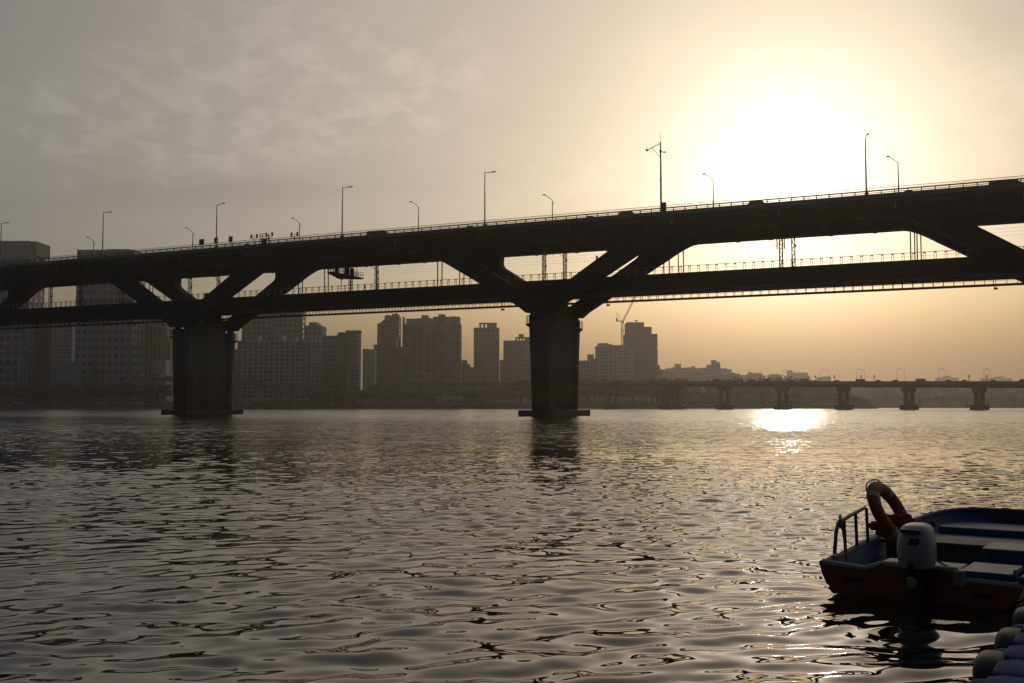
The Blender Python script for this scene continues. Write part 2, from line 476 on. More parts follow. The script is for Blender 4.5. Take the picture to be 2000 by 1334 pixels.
# ------------------------------------------------------------------ far bank
def shore(X): 
    t = min(1, max(0, (X - 235) / 110.0)); t = t*t*(3-2*t)
    return 700 + 330*t + 3*math.sin(X*0.031) + 1.5*math.sin(X*0.093)
def ground_z(X, d):
    return ground_base(X, d) + 14.0*sstep((d-35)/150.0)*sstep((X-100)/90.0)
def sstep(t):
    t = min(1, max(0, t)); return t*t*(3-2*t)
def ground_base(X, d):
    prof = [(-6, -0.6), (0, 0.05), (3, 0.6), (9, 2.0), (16, 2.6), (30, 3.4), (42, 4.6), (70, 5.2), (160, 7), (400, 14), (900, 20), (2600, 26)]
    for (a, za), (b, zb) in zip(prof, prof[1:]):
        if d <= b: return za + (zb-za)*(d-a)/(b-a)
    return prof[-1][1]
def ground_at(X, Y): return ground_z(X, Y - shore(X))
def make_bank():
    ds = [-6, 0, 1.5, 3, 6, 9, 12, 16, 22, 30, 36, 42, 55, 70, 110, 160, 260, 400, 650, 900, 1300, 1900, 2600]
    xs = [-1100 + 12.5*i for i in range(200)]
    v, f = [], []
    rg = random.Random(3)
    for d in ds:
        for X in xs:
            v.append((X*(1 + max(0, d)/1800), shore(X) + d, ground_z(X, d) + (rg.uniform(-0.25, 0.25) if d > 1 else 0)))
    n = len(xs)
    for j in range(len(ds)-1):
        for i in range(n-1): f.append((j*n+i, j*n+i+1, (j+1)*n+i+1, (j+1)*n+i))
    mb = MB(); mb.v, mb.f = v, f
    tag(mb.build('river_bank', 'earth', smooth=True), kind='structure')
make_bank()
def bank_strip(name, d0, d1, dz, m_, kind='structure', th=0.25):
    rings = []
    for i in range(121):
        X = -620 + i*(860/120.0)
        rings.append([(X, shore(X)+d0, ground_z(X, d0)+dz), (X, shore(X)+d1, ground_z(X, d1)+dz), (X, shore(X)+d1, ground_z(X, d1)+dz-th-.5), (X, shore(X)+d0, ground_z(X, d0)+dz-th-.5)])
    tag(MB().loft(rings).build(name, m_), kind=kind)
bank_strip('revetment', -0.5, 2.6, 0.35, 'revetment')
bank_strip('riverside_path', 10.5, 14.0, 0.45, 'path_grey')
bank_strip('upper_path', 24.0, 27.0, 0.45, 'path_grey')

# ------------------------------------------------------------------ the double-deck bridge
PHI = R(25)
P1 = Vector((5.32, 195.0, 0))
SPAN = 86.2
def bridge_pt(s, t, z): 
    return Vector((P1.x + s*math.cos(PHI) + t*math.sin(PHI), P1.y - s*math.sin(PHI) + t*math.cos(PHI), z))
S0, S1 = -262.0, 128.0
W = 14.3
bridge = thing('double_deck_bridge', 'huge dark double-deck river bridge on V-shaped steel legs and tall concrete piers', 'bridge', P1, -PHI)
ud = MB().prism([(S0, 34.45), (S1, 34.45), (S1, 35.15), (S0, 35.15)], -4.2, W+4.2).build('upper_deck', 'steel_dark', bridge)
for side, ta in ((-1, -4.65), (1, W+4.2)):
    MB().box(S0, S1, ta, ta+0.45, 34.95, 35.62).build('edge_beam', 'edge_steel', bridge)
    o = MB()
    o.prism([(S0, 34.2), (S1, 34.2), (S1, 34.951), (S0, 34.951)], ta+0.02, ta+0.43)
    o.build('parapet_base', 'steel_dark', bridge)
# sloping brackets under the overhang and floor beams between the girders
brk = MB()
brk.add([(-0.12,-4.1,34.4),(0.12,-4.1,34.4),(-0.12,-1.45,34.4),(0.12,-1.45,34.4),(-0.12,-1.45,33.0),(0.12,-1.45,33.0)],
        [(0,2,4),(1,5,3),(0,1,3,2),(2,3,5,4),(4,5,1,0)])
brk_me = brk.mesh('overhang_bracket', 'steel_dark')
fb_me = MB().box(-0.15, 0.15, 1.45, W-1.45, 33.3, 34.44).mesh('floor_beam', 'steel_dark')
s = S0 + 3
while s < S1:
    inst('overhang_bracket', brk_me, bridge, (s, 0, 0))
    inst('floor_beam', fb_me, bridge, (s, 0, 0))
    s += 7.183
for t in (0, W):
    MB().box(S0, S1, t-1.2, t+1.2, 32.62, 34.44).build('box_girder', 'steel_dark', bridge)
    for dt in (-1.42, 1.12):
        MB().box(S0, S1, t+dt, t+dt+0.3, 32.56, 32.66).build('bottom_flange', 'steel_dark', bridge)
def leg_poly(sg):
    pts = [(0, 21.1), (2.3, 19.45)]
    pts += [(21.8, 30.85), (22.8, 31.4), (23.6, 31.8), (24.4, 32.15), (25.2, 32.4), (26.4, 32.58)]
    pts += [(26.4, 34.3), (14.4, 34.3), (14.5, 32.75), (14.85, 32.6), (14.95, 31.2), (14.75, 30.55), (14.3, 30.15)]
    pts = [(sg*x, z) for x, z in pts]
    return pts if sg > 0 else pts[::-1]
for ps in (88.7, 0, -SPAN, -2*SPAN, -3*SPAN+4):
    for t in (0, W):
        for sg in (1, -1):
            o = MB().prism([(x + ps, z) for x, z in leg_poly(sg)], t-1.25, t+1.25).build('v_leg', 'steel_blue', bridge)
            fl = MB()
            fl.prism([(ps + sg*2.9, 20.06), (ps + sg*20.9, 30.42), (ps + sg*20.9, 30.28), (ps + sg*2.9, 19.92)], t-1.30, t+1.30)
            fl.build('leg_rib', 'steel_dark', o)
        hub = MB().prism([(ps-2.6, 19.3), (ps+2.6, 19.3), (ps+3.9, 20.35), (ps+0.9, 21.6), (ps-0.9, 21.6), (ps-3.9, 20.35)], t-1.20, t+1.20)
        hub.build('leg_hub', 'steel_blue', bridge)
        for q in (-1.35, 1.35):
            MB().box(ps+q-0.45, ps+q+0.45, t-0.6, t+0.6, 18.85, 19.32).build('bearing', 'steel_dark', bridge)
# small boxes and cable lugs on the legs
for ps, x, z in ((0, -10.2, 27.35), (0, 11.5, 28.25), (SPAN, -13.5, 29.45)):
    MB().box(ps+x-0.14, ps+x+0.14, -0.9, -0.6, z, z+0.9).build('leg_lug', 'steel_dark', bridge)
# piers
for ps in (88.7, 0, -SPAN, -2*SPAN):
    pier = MB()
    for t in (0, W):
        pier.lathe([(1.66, 1.1), (1.82, 7.5), (2.0, 13.0), (2.16, 17.05), (2.16, 18.85)], 28, ps, t)
    web = MB()
    hw = lambda z: 1.15 + 0.35*(z-1.1)/18
    rings = []
    for z, t0, t1 in ((1.1, 0, W), (17.0, 0, W), (18.8, 1.2, W-1.2), (18.85, 2.0, W-2.0), (20.75, 2.0, W-2.0)):
        h = hw(z); rings.append([(ps-h, t0, z), (ps+h, t0, z), (ps+h, t1, z), (ps-h, t1, z)])
    pier.loft(rings)
    po = pier.build('pier', 'pier_concrete', bridge, smooth=True)
    for t in (0, W):
        MB().lathe([(2.17, 16.55), (2.75, 16.98), (2.75, 17.2), (2.17, 17.22)], 28, ps, t).build('pier_platform', 'concrete', po, smooth=True)
        rl = MB()
        for zz in (17.7, 18.2, 18.65):
            rl.tube([(ps+2.68*math.cos(a), t+2.68*math.sin(a), zz) for a in [2*math.pi*i/28 for i in range(29)]], 0.035, 4)
        for i in range(16):
            a = 2*math.pi*i/16
            rl.tube([(ps+2.68*math.cos(a), t+2.68*math.sin(a), 17.1), (ps+2.68*math.cos(a), t+2.68*math.sin(a), 18.66)], 0.035, 4)
        rl.build('platform_railing', 'steel_dark', po)
    pl = []
    for k in range(24):
        a = 2*math.pi*k/24
        tc_ = W/2 + math.copysign(W/2 + 0.2, math.sin(a)) if abs(math.sin(a)) > 1e-6 else W/2
        pl.append((ps + 4.0*max(-0.93, min(0.93, 1.15*math.cos(a))), tc_ + 2.8*math.sin(a)))
    bevel(MB().hprism([(ps-3.2, -2.7), (ps+3.2, -2.7), (ps+3.5, -2.4), (ps+3.5, W+2.4), (ps+3.2, W+2.7), (ps-3.2, W+2.7), (ps-3.5, W+2.4), (ps-3.5, -2.4)], -1.0, 1.13).build('pier_plinth', 'plinth_concrete', po), 0.08)
    for q in (3.2, W-3.2):
        MB().box(ps-0.8, ps+0.8, q-0.7, q+0.7, 20.7, 22.86).build('bearing_block', 'steel_dark', bridge)
# pale painted mark low on the left pier
mk = MB()
def pier_patch(a0, a1, z0, z1, n=5):
    r = 1.80
    for i in range(n):
        q0, q1 = R(a0 + (a1-a0)*i/n), R(a0 + (a1-a0)*(i+1)/n)
        o = [(-SPAN + rr*math.cos(q), W + rr*math.sin(q)) for rr, q in ((r-.1, q0), (r, q0), (r, q1), (r-.1, q1))]
        mk.hprism(o, z0, z1)
pier_patch(-38, -33, 2.7, 5.0, 2); pier_patch(-6, -1, 3.0, 5.2, 2); pier_patch(-33, -6, 3.35, 3.55); pier_patch(-26, -13, 3.7, 3.95, 3)
mk.build('painted_mark', 'mark_paint', bridge)
# lower railway deck
ld = MB()
ld.prism([(S0, 22.85), (S1, 22.85), (S1, 24.6), (S0, 24.6)], 2.6, W-2.6)
ld.build('lower_girder', 'steel_dark', bridge)
MB().box(S0, S1, 2.0, W-2.0, 24.602, 25.2).build('lower_deck', 'steel_dark', bridge)
for ta in (1.9, W-2.35):
    MB().box(S0, S1, ta, ta+0.45, 24.75, 25.58).build('lower_parapet', 'steel_blue', bridge)
for ta in (2.45, W-2.9):
    MB().box(S0, S1, ta, ta+0.45, 22.76, 22.855).build('lower_flange', 'steel_dark', bridge)
for ps in [S0 + 10 + 14.37*i for i in range(27)]:
    MB().box(ps-0.4, ps+0.4, 2.56, 2.602, 23.35, 24.5).build('web_splice', 'steel_blue', bridge)
# lower railing: paired posts with a cap, a single top rail
lr = MB().tube([(S0, 2.1, 26.78), (S1, 2.1, 26.78)], 0.045, 4).tube([(S0, 2.1, 26.2), (S1, 2.1, 26.2)], 0.02, 4).build('lower_railing', 'galv', bridge)
pm = MB()
for dx in (-0.17, 0.17): pm.box(dx-0.032, dx+0.032, -0.045, 0.045, 25.5, 26.72)
pm.box(-0.20, 0.20, -0.05, 0.05, 26.58, 26.72)
post_me = pm.mesh('railing_post', 'galv')
for i in range(int((100 - -160)/1.62)):
    inst('railing_post', post_me, lr, (-160 + 1.62*i, 2.1, 0))
fr_ = MB().tube([(S0, W-2.1, 26.5), (S1, W-2.1, 26.5)], 0.04, 4).build('far_lower_railing', 'galv', bridge)
# hanging inspection walkway
wk = MB().box(S0, S1, 3.4, 4.6, 20.95, 21.24).build('inspection_walkway', 'steel_dark', bridge)
hm = MB()
for tt in (3.44, 4.56): hm.box(-0.04, 0.04, tt-0.04, tt+0.04, 21.24, 22.85)
hm.box(-0.035, 0.035, 3.44, 4.56, 21.23, 21.30)
hang_me = hm.mesh('walkway_hanger', 'steel_dark')
rl = MB()
for tt in (3.44, 4.56):
    for zz in (21.85, 22.45): rl.tube([(S0, tt, zz), (S1, tt, zz)], 0.024, 4)
rl.build('walkway_rail', 'steel_dark', wk)
rgn = random.Random(5)
for i in range(int((100 - -160)/1.55)):
    inst('walkway_hanger', hang_me, wk, (-160 + 1.55*i + rgn.uniform(-0.1, 0.1), 0, 0))
for sx in (-9.6, 11.9, 76.8, -95):
    m_ = MB(); m_.tube([(sx, 3.3, 22.8), (sx, 3.2, 20.9), (sx+0.3, 3.1, 20.6)], 0.06, 5)
    m_.box(sx+0.05, sx+0.62, 2.9, 3.3, 20.3, 20.6)
    m_.build('walkway_floodlight', 'steel_dark', bridge)
for sx in (-3.4-26, 30.5, 68.0): MB().box(sx, sx+4.2, 4.8, 5.6, 22.5, 22.845).build('cable_box', 'steel_dark', bridge)
# upper guard rail, mesh fence
gr = MB().box(S0, S1, -4.52, -4.36, 36.06, 36.26).box(S0, S1, -4.50, -4.38, 35.78, 35.87).build('guard_rail', 'galv', bridge)
gp_me = MB().box(-0.07, 0.07, -4.5, -4.34, 35.6, 36.07).mesh('guard_post', 'galv')
for i in range(int((105 - -165)/2.0)):
    inst('guard_post', gp_me, gr, (-165 + 2.0*i, 0, 0))
fe = MB().tube([(S0, -4.3, 36.62), (S1, -4.3, 36.62)], 0.04, 4)
for zz in (36.28, 36.45): fe.tube([(S0, -4.3, zz), (S1, -4.3, zz)], 0.010, 3)
x = -170.0
while x < 110:
    fe.box(x-0.011, x+0.011, -4.311, -4.289, 35.6, 36.62); x += 0.36
fe.build('mesh_fence', 'galv', bridge)
MB().box(S0, S1, W+4.3, W+4.42, 35.95, 36.1).build('far_guard_rail', 'galv', bridge)
MB().box(S0, S1, W/2-0.25, W/2+0.25, 35.155, 35.9).build('median_barrier', 'concrete', bridge)
# drain spouts and down pipes
sp_me = MB().tube([(0, -4.5, 34.2), (0, -4.5, 33.15)], 0.10, 6).mesh('drain_spout', 'edge_steel')
for i in range(-9, 6): inst('drain_spout', sp_me, bridge, (7.46 + 18.2*i + (1.0 if i > 0 else 0), 0, 0))
pp_me = MB().tube([(0, 0, 25.3), (0, 0, 33.0)], 0.11, 6).mesh('drain_pipe', 'steel_dark')
for sx in (-22.8, 23.6, 65.2, -56.4, -107.0):
    for t in (2.45, W-2.5):
        for dx in (-0.5, 0.5): inst('drain_pipe', pp_me, bridge, (sx+dx, t, 0))
# little soffit fittings
fit_me = MB().box(-0.35, 0.35, W+1.0, W+1.3, 32.42, 32.6).mesh('soffit_fitting', 'steel_dark')
for i in range(26): inst('soffit_fitting', fit_me, bridge, (-125 + 8.3*i + rgn.uniform(-2, 2), 0, 0))
# overhead wires of the railway
for k, (t, z) in enumerate(((5.2, 30.9), (5.2, 29.7), (9.1, 30.9), (9.1, 29.7))):
    MB().tube([(S0, t, z), (S1, t, z)], 0.012, 3).build('overhead_wire', 'steel_dark', bridge)

# ------------------------------------------------------------------ things on the bridge
def lattice(h, w):
    m = MB(); r = 0.055
    for a in (-1, 1):
        for b in (-1, 1): m.box(a*w/2-r, a*w/2+r, b*w/2-r, b*w/2+r, 0, h)
    n = int(h/0.62)
    for i in range(n):
        z0, z1 = h*i/n, h*(i+1)/n
        for b in (-1, 1):
            y = b*w/2
            m.tube([(-w/2, y, z0), (w/2, y, z1)] if i % 2 else [(w/2, y, z0), (-w/2, y, z1)], 0.04, 4)
        for a in (-1, 1): m.tube([(a*w/2, -w/2, z0), (a*w/2, w/2, z1)], 0.025, 4)
    return m
lat_me = lattice(7.4, 0.52).mesh('lattice', 'steel_dark')
def mast(s, t, label, arm=0, ins=0, base=0, panels=0):
    m = thing('catenary_mast', label, 'mast', bridge_pt(s, t, 25.2), -PHI, 'lattice masts on the railway deck')
    inst('lattice', lat_me, m)
    MB().box(-0.34, 0.34, -0.34, 0.34, 0, 0.5).build('foot', 'steel_dark', m)
    if arm:
        a = MB().tube([(0, -0.2, 5.9), (-1.6, -1.4, 7.0)], 0.05, 5).tube([(0, -0.2, 7.0), (-1.6, -1.4, 6.95)], 0.05, 5)
        a.tube([(-1.0, -1.0, 6.55), (-2.3, -1.7, 6.7), (-2.6, -2.1, 6.2)], 0.04, 5).tube([(-1.5, -1.3, 6.9), (-1.9, -1.6, 6.1)], 0.04, 5)
        a.build('cantilever_arm', 'steel_dark', m)
    for k in range(ins):
        z = (4.0 - 0.35*k)
        MB().tube([(0.2, 0, z), (0.75, 0, z)], 0.06, 5).build('insulator', 'steel_dark', m)
    for z in (5.3, 3.2)[:base]:
        b_ = MB().lathe([(0.05, -0.22), (0.2, -0.12), (0.22, 0.08), (0.06, 0.2)], 10)
        b_.build('bracket_lamp', 'steel_dark', m, loc=(0.38, -0.1, z))
    for dx in ((-0.62, 0.62) if panels else ()):
        MB().box(dx-0.09, dx+0.09, -0.3, -0.16, 3.6, 5.4).tube([(dx, -0.2, 4.5), (0, -0.2, 4.5)], 0.04, 4).build('antenna_panel', 'steel_dark', m)
TN, TF = 2.9, W-2.9
mast(-130.4, TN, 'lattice mast hung with insulators between decks near the far left tower', ins=8, base=2)
mast(-129.6, TF, 'lattice mast with wire arm in front of the grey tower at left', arm=1, ins=3)
mast(-87.0, TN, 'lattice mast with lamps and cross arms above the left pier', ins=3, base=2)
mast(-86.2, TF, 'lattice mast with wire arm above the left pier', arm=1, base=1)
mast(-44.1, TN, 'lattice mast carrying the signal platform', base=0, ins=1)
mast(-43.2, TF, 'lattice mast with wire arm and cross arms right of the signal platform', arm=1, ins=3, base=1)
mast(-0.5, TN, 'plain lattice mast inside the V above the middle pier', base=2)
mast(0.3, TF, 'lattice mast with wire arm inside the V above the middle pier', arm=1, base=1)
mast(43.8, TN, 'lattice mast with two antenna panels under the sun glow', panels=1)
mast(44.4, TF, 'lattice mast with wire arm right of the antenna mast', arm=1, base=1)
mast(88, TN, 'lattice mast between decks at the right edge')
# signal platform
sg = thing('signal_platform', 'railed signal platform hung under the upper deck beside a lattice mast', 'platform', bridge_pt(-44.1, 0, 28.55), -PHI)
MB().add([(-0.6,-4.6,0.25),(0.6,-4.6,0.25),(0.6,6.8,0.25),(-0.6,6.8,0.25),(-0.6,-4.6,0.0),(0.6,-4.6,0.0),(0.6,-0.5,-0.75),(-0.6,-0.5,-0.75),(0.6,6.8,-0.02),(-0.6,6.8,-0.02)],
         [(0,1,2,3),(4,7,6,5),(7,9,8,6),(0,4,5,1),(3,2,8,9),(1,5,6,8,2),(0,3,9,7,4)]).build('walkway', 'steel_dark', sg)
rl = MB()
for a in (-0.58, 0.58):
    for z in (0.6, 0.95, 1.3): rl.tube([(a, -4.6, z), (a, 6.8, z)], 0.035, 4)
    for k in range(12): rl.tube([(a, -4.6 + 11.4*k/11, 0.2), (a, -4.6 + 11.4*k/11, 1.3)], 0.04, 4)
rl.build('railing', 'steel_dark', sg)
for k, yy in enumerate((-2.2, 1.3, 3.4)):
    MB().box(-0.3, 0.3, yy-0.3, yy+0.3, 0.25, 1.9).build('signal_box', 'steel_dark', sg)
hg = MB()
for yy in (-4.5, -3.3, -1.2, 0.3, 2.1, 5.2): hg.tube([(0, yy, 0.2), (0, yy, 4.0)], 0.06, 5)
hg.build('hanger', 'steel_dark', sg)
# trackside posts
for sx, h, lab in ((-41.5-5.2, 3.4, 'short trackside signal post left of the signal mast'), (-41.0, 1.5, 'low trackside marker right of the signal mast'), (-80.6, 2.3, 'thin trackside marker above the left pier')):
    o = thing('trackside_signal', lab, 'signal', bridge_pt(sx, 3.3, 25.2), -PHI)
    MB().tube([(0,0,0),(0,0,h)], 0.07, 6).build('post', 'steel_dark', o)
    MB().lathe([(0.05,-0.25),(0.2,-0.2),(0.2,0.2),(0.05,0.28)], 10).build('head', 'steel_dark', o, loc=(0.12, 0, h-0.3))
    MB().box(-0.2, 0.2, -0.2, 0.2, 0, 0.5).build('foot', 'steel_dark', o)
o = thing('trackside_cabinet', 'squat trackside cabinet above the left pier', 'cabinet', bridge_pt(-82.3, 3.2, 25.2), -PHI)
MB().box(-0.4, 0.4, -0.3, 0.3, 0, 1.7).build('body', 'steel_dark', o); MB().box(-0.45, 0.45, -0.35, 0.35, 1.7, 1.78).build('lid', 'steel_dark', o)

def street_lamp(s, t, h, kind, label):
    o = thing('street_lamp', label, 'street lamp', bridge_pt(s, t, 35.15), -PHI, 'street lamps along the bridge')
    MB().tube([(0,0,0), (0,0,h*0.5), (0,0,h)], [0.15, 0.12, 0.08], 8).build('pole', 'galv', o)
    if kind == 'flat':
        MB().tube([(0,0,h-0.05), (1.35, 0.25, h+0.02)], 0.06, 6).build('arm', 'galv', o)
        MB().box(1.25, 2.15, 0.1, 0.45, h-0.07, h+0.08).build('lamp_head', 'galv', o)
    elif kind == 'short':
        MB().tube([(0,0,h-0.1), (0.15,0.02,h+0.45), (0.35,0.05,h+0.75)], 0.07, 6).build('arm', 'galv', o)
        MB().box(0.2, 0.6, -0.1, 0.2, h+0.68, h+0.86).build('lamp_head', 'galv', o)
    elif kind == 'curve':
        MB().tube([(0,0,h-0.1), (0.5,0.05,h+0.12), (1.0,0.1,h+0.3), (1.5,0.12,h+0.35)], 0.06, 6).build('arm', 'galv', o)
        MB().box(1.35, 1.95, 0.0, 0.3, h+0.28, h+0.43).build('lamp_head', 'galv', o)
        MB().tube([(-0.35,0,h-0.75), (0,0,h-0.45)], 0.04, 5).build('stay', 'galv', o)
    else:
        MB().tube([(0,0,h-0.05), (-0.9,-0.3,h+0.75), (-1.5,-0.5,h+1.12)], 0.06, 6).build('arm', 'galv', o)
        MB().box(-1.95, -1.35, -0.68, -0.4, h+1.06, h+1.24).build('lamp_head', 'galv', o)
        if kind == 'hook': MB().tube([(0,0,h-1.1), (0.3,0,h-0.75), (0.35,0,h-0.35)], 0.05, 5).build('stay', 'galv', o)
    MB().box(-0.25, 0.25, -0.25, 0.25, 0, 0.9).build('base', 'galv', o)
for s_, k, l in ((-139.7, 'flat', 'tall flat-armed lamp at the left picture edge above the tower'), (-106.6, 'flat', 'tall flat-armed lamp in front of the second grey tower roof'),
                 (-73.8, 'curve', 'tall curved-arm lamp amid the antenna posts on the bridge'), (-41.7, 'flat', 'tall flat-armed lamp on the bridge above the signal platform'),
                 (-9.7, 'flat', 'tall flat-armed lamp on the bridge just left of the middle pier'), (58.7, 'short', 'tall lamp on the bridge right of the sun glow')):
    street_lamp(s_, -3.9, 10.7 if k == 'flat' else 9.65, k, l)
for s_, k, l in ((-133.0, 'hook', 'short-looking far-side lamp leftmost on the bridge'), (-100.2, 'hook', 'far-side lamp left of the first antenna post'), (-68.5, 'hook', 'far-side lamp at the right end of the antenna posts'),
                 (-36.9, 'bent', 'far-side bent-arm lamp over the left span, right of the tall lamp'), (-5.2, 'hook', 'far-side lamp above the middle pier'),
                 (28.3, 'bent', 'far-side bent-arm lamp in front of the sun glow'), (61.8, 'bent', 'rightmost bent-arm lamp on the bridge')):
    street_lamp(s_, W+3.9, 9.0 if k == 'hook' else 10.2, k, l)
# camera mast
o = thing('camera_mast', 'tall camera mast with braced side arm and whip antenna left of the sun', 'mast', bridge_pt(24.6, -3.9, 35.15), -PHI)
MB().tube([(0,0,0),(0,0,6.5),(0,0,12.85)], [0.19,0.16,0.11], 8).build('pole', 'galv', o)
MB().tube([(0,0,12.6),(-2.35,-0.2,11.6)], 0.07, 6).build('arm', 'galv', o)
MB().tube([(-1.5,-0.12,11.95),(0,0,10.0)], 0.045, 5).build('brace', 'galv', o)
MB().box(-2.6,-2.2,-0.35,-0.05,11.45,11.7).tube([(-2.5,-0.2,11.6),(-2.35,-0.2,12.1)],0.05,5).build('camera', 'black_plastic', o)
MB().tube([(0,0,12.8),(0,0,14.6)], 0.025, 4).build('whip_antenna', 'galv', o)
MB().box(-0.16,0.16,-0.16,0.16,10.9,11.4).build('collar', 'galv', o)
MB().tube([(0,0,11.1),(0.5,0,11.05)],0.05,5).box(0.45,0.95,-0.15,0.15,10.9,11.05).build('lamp_head', 'galv', o)
MB().box(0.25,0.85,-0.35,0.35,0,2.1).build('cabinet', 'steel_dark', o)
MB().lathe([(0.12,5.9),(0.2,6.0),(0.2,6.2),(0.12,6.3)],10).build('joint', 'galv', o)
# antenna posts
for k, (sx, zt, kind) in enumerate(((-88.1, 40.1, 'panel'), (-83.7, 40.2, 'panel'), (-79.5, 40.2, 'panel'), (-73.0, 40.2, 'fork'), (-68.8, 40.3, 'fork'), (-62.0, 39.9, 'fork'))):
    lab = {0: 'leftmost box-headed antenna post on the bridge', 1: 'box-headed antenna post beside the curved tall lamp', 2: 'box-headed antenna post right of the curved tall lamp',
           3: 'first fork-headed antenna post right of the box-headed posts', 4: 'middle fork-headed antenna post on the bridge', 5: 'fork-headed antenna post beside the far-side lamp'}[k]
    o = thing('antenna_post', lab, 'antenna', bridge_pt(sx, 7.6, 35.15), -PHI, 'antenna posts on the bridge median')
    h = zt - 35.15
    MB().tube([(0,0,0),(0,0,h-0.3)], 0.07, 6).build('post', 'galv', o)
    if kind == 'panel':
        for dx in (-0.42, 0.12, 0.5)[:(3 if k == 0 else 2)]:
            MB().box(dx-0.16, dx+0.2, -0.14, 0.14, h-1.3, h).build('panel', 'steel_dark', o)
    else:
        MB().tube([(-0.75,0,h-0.7),(-0.55,0,h-1.15),(0,0,h-1.35),(0.55,0,h-1.15),(0.75,0,h-0.7)], 0.05, 5).build('fork', 'galv', o)
        for dx in (-0.85, 0.7): MB().box(dx-0.1, dx+0.22, -0.15, 0.15, h-0.85, h).build('panel', 'steel_dark', o)
o = thing('sign_frame', 'small railed service frame on the guard rail near the fork antennas', 'frame', bridge_pt(-60.6, -4.9, 34.5), -PHI)
m_ = MB()
for a in (-0.8, 0.8): m_.box(a-0.06, a+0.06, -0.06, 0.06, 0, 3.1); m_.box(a-0.06, a+0.06, 0.7, 0.82, 0, 3.1)
for z in (3.05, 2.5): m_.box(-0.86, 0.86, -0.065, 0.0651, z, z+0.09); 
m_.box(-0.86, 0.86, -0.06, 0.82, 2.0, 2.1)
m_.build('frame', 'steel_dark', o); MB().box(-0.5, 0.5, 0.05, 0.6, 0.8, 2.0).build('cabinet', 'steel_dark', o)

# ------------------------------------------------------------------ vehicles
def car_parts(kind):
    L, Wd = (4.3, 1.75)
    if kind == 'sedan':
        body = [(-2.15,0.28),(2.15,0.28),(2.15,0.62),(1.95,0.80),(0.95,0.92),(-1.55,0.95),(-2.1,0.88)]
        cab = [(-1.6,0.93),(1.0,0.90),(0.35,1.40),(-0.1,1.46),(-0.75,1.43)]
    elif kind == 'suv':
        body = [(-2.2,0.35),(2.2,0.35),(2.2,0.75),(2.05,0.98),(1.1,1.05),(-2.15,1.08)]
        cab = [(-2.12,1.06),(1.15,1.03),(0.55,1.62),(0.1,1.70),(-1.7,1.68)]
    else:
        body = [(-2.5,0.35),(2.5,0.35),(2.5,0.9),(2.3,1.15),(-2.5,1.18)]
        cab = [(-2.48,1.15),(2.25,1.12),(1.6,1.85),(1.2,1.95),(-2.4,1.95)]
    b = MB().prism(body, -Wd/2, Wd/2)
    c = MB()
    n = len(cab)
    vs = [(x, -Wd/2*(0.97 if z < 1.2 else 0.80), z) for x, z in cab] + [(x, Wd/2*(0.97 if z < 1.2 else 0.80), z) for x, z in cab]
    c.add(vs, [tuple(range(n)), tuple(range(2*n-1, n-1, -1))] + [((i+1)%n, i, i+n, (i+1)%n+n) for i in range(n)])
    w = MB()
    for z in (1,):
        pass
    wh = MB().lathe([(0.1,-0.1),(0.30,-0.11),(0.32,-0.05),(0.32,0.05),(0.30,0.11),(0.1,0.1)], 12)
    roof = MB()
    top = [p for p in cab if p[1] > 1.3]
    xs = [p[0] for p in top]; zt = max(p[1] for p in top)
    roof.box(min(xs)+0.05, max(xs)-0.05, -Wd/2*0.78, Wd/2*0.78, zt-0.05, zt+0.02)
    return b, c, roof, wh
CAR = {}
for kd in ('sedan', 'suv', 'van'):
    b, c, rf, wh = car_parts(kd)
    CAR[kd] = dict(cab=c.mesh('cabin', 'glass_dark'), wheel=wh.mesh('wheel', 'tyre'))
    for cm in ('car_white', 'car_grey', 'car_black', 'car_red', 'car_blue'):
        CAR[kd]['body_'+cm] = b.mesh('body', cm, True); CAR[kd]['roof_'+cm] = rf.mesh('roof', cm)
def car(loc, rz, kd, cm, label, group, full=True, sc=1.0):
    o = thing('car', label, 'car', loc, rz, group)
    o.scale = (sc, sc, sc)
    bevel(inst('body', CAR[kd]['body_'+cm], o), 0.06) if full else inst('body', CAR[kd]['body_'+cm], o)
    inst('cabin', CAR[kd]['cab'], o); inst('roof', CAR[kd]['roof_'+cm], o)
    if full:
        for a in (-1.35, 1.35):
            for y in (-0.82, 0.82):
                w = inst('wheel', CAR[kd]['wheel'], o, (a, y, 0.32)); w.rotation_euler = (R(90), 0, 0)
    return o
for s_, t_, kd, cm, lab in ((-68.6, 0.5, 'sedan', 'car_black', 'black saloon on the bridge left of the service frame'), (-57.2, 2.5, 'sedan', 'car_grey', 'grey saloon on the bridge beside the service frame'),
        (-35.5, 0.0, 'van', 'car_grey', 'long dark van on the bridge right of the signal platform lamp'), (-14.6, 0.5, 'sedan', 'car_grey', 'dark saloon on the bridge left of the middle-pier lamp'),
        (10.2, 0.5, 'sedan', 'car_black', 'low black saloon on the bridge over the right leg of the V'), (17.6, 0.2, 'suv', 'car_grey', 'round-roofed dark car just left of the camera mast'),
        (40.9, 0.3, 'suv', 'car_black', 'dark car on the bridge below the sun'), (65.0, 0.4, 'sedan', 'car_black', 'dark saloon by the rightmost bridge lamp'),
        (-110.5, 0.5, 'sedan', 'car_black', 'dark saloon on the bridge near the left end'), (79.0, 0.6, 'van', 'car_black', 'dark van at the right edge of the bridge')):
    car(bridge_pt(s_, t_, 35.15), -PHI, kd, cm, lab, 'cars on the upper deck')

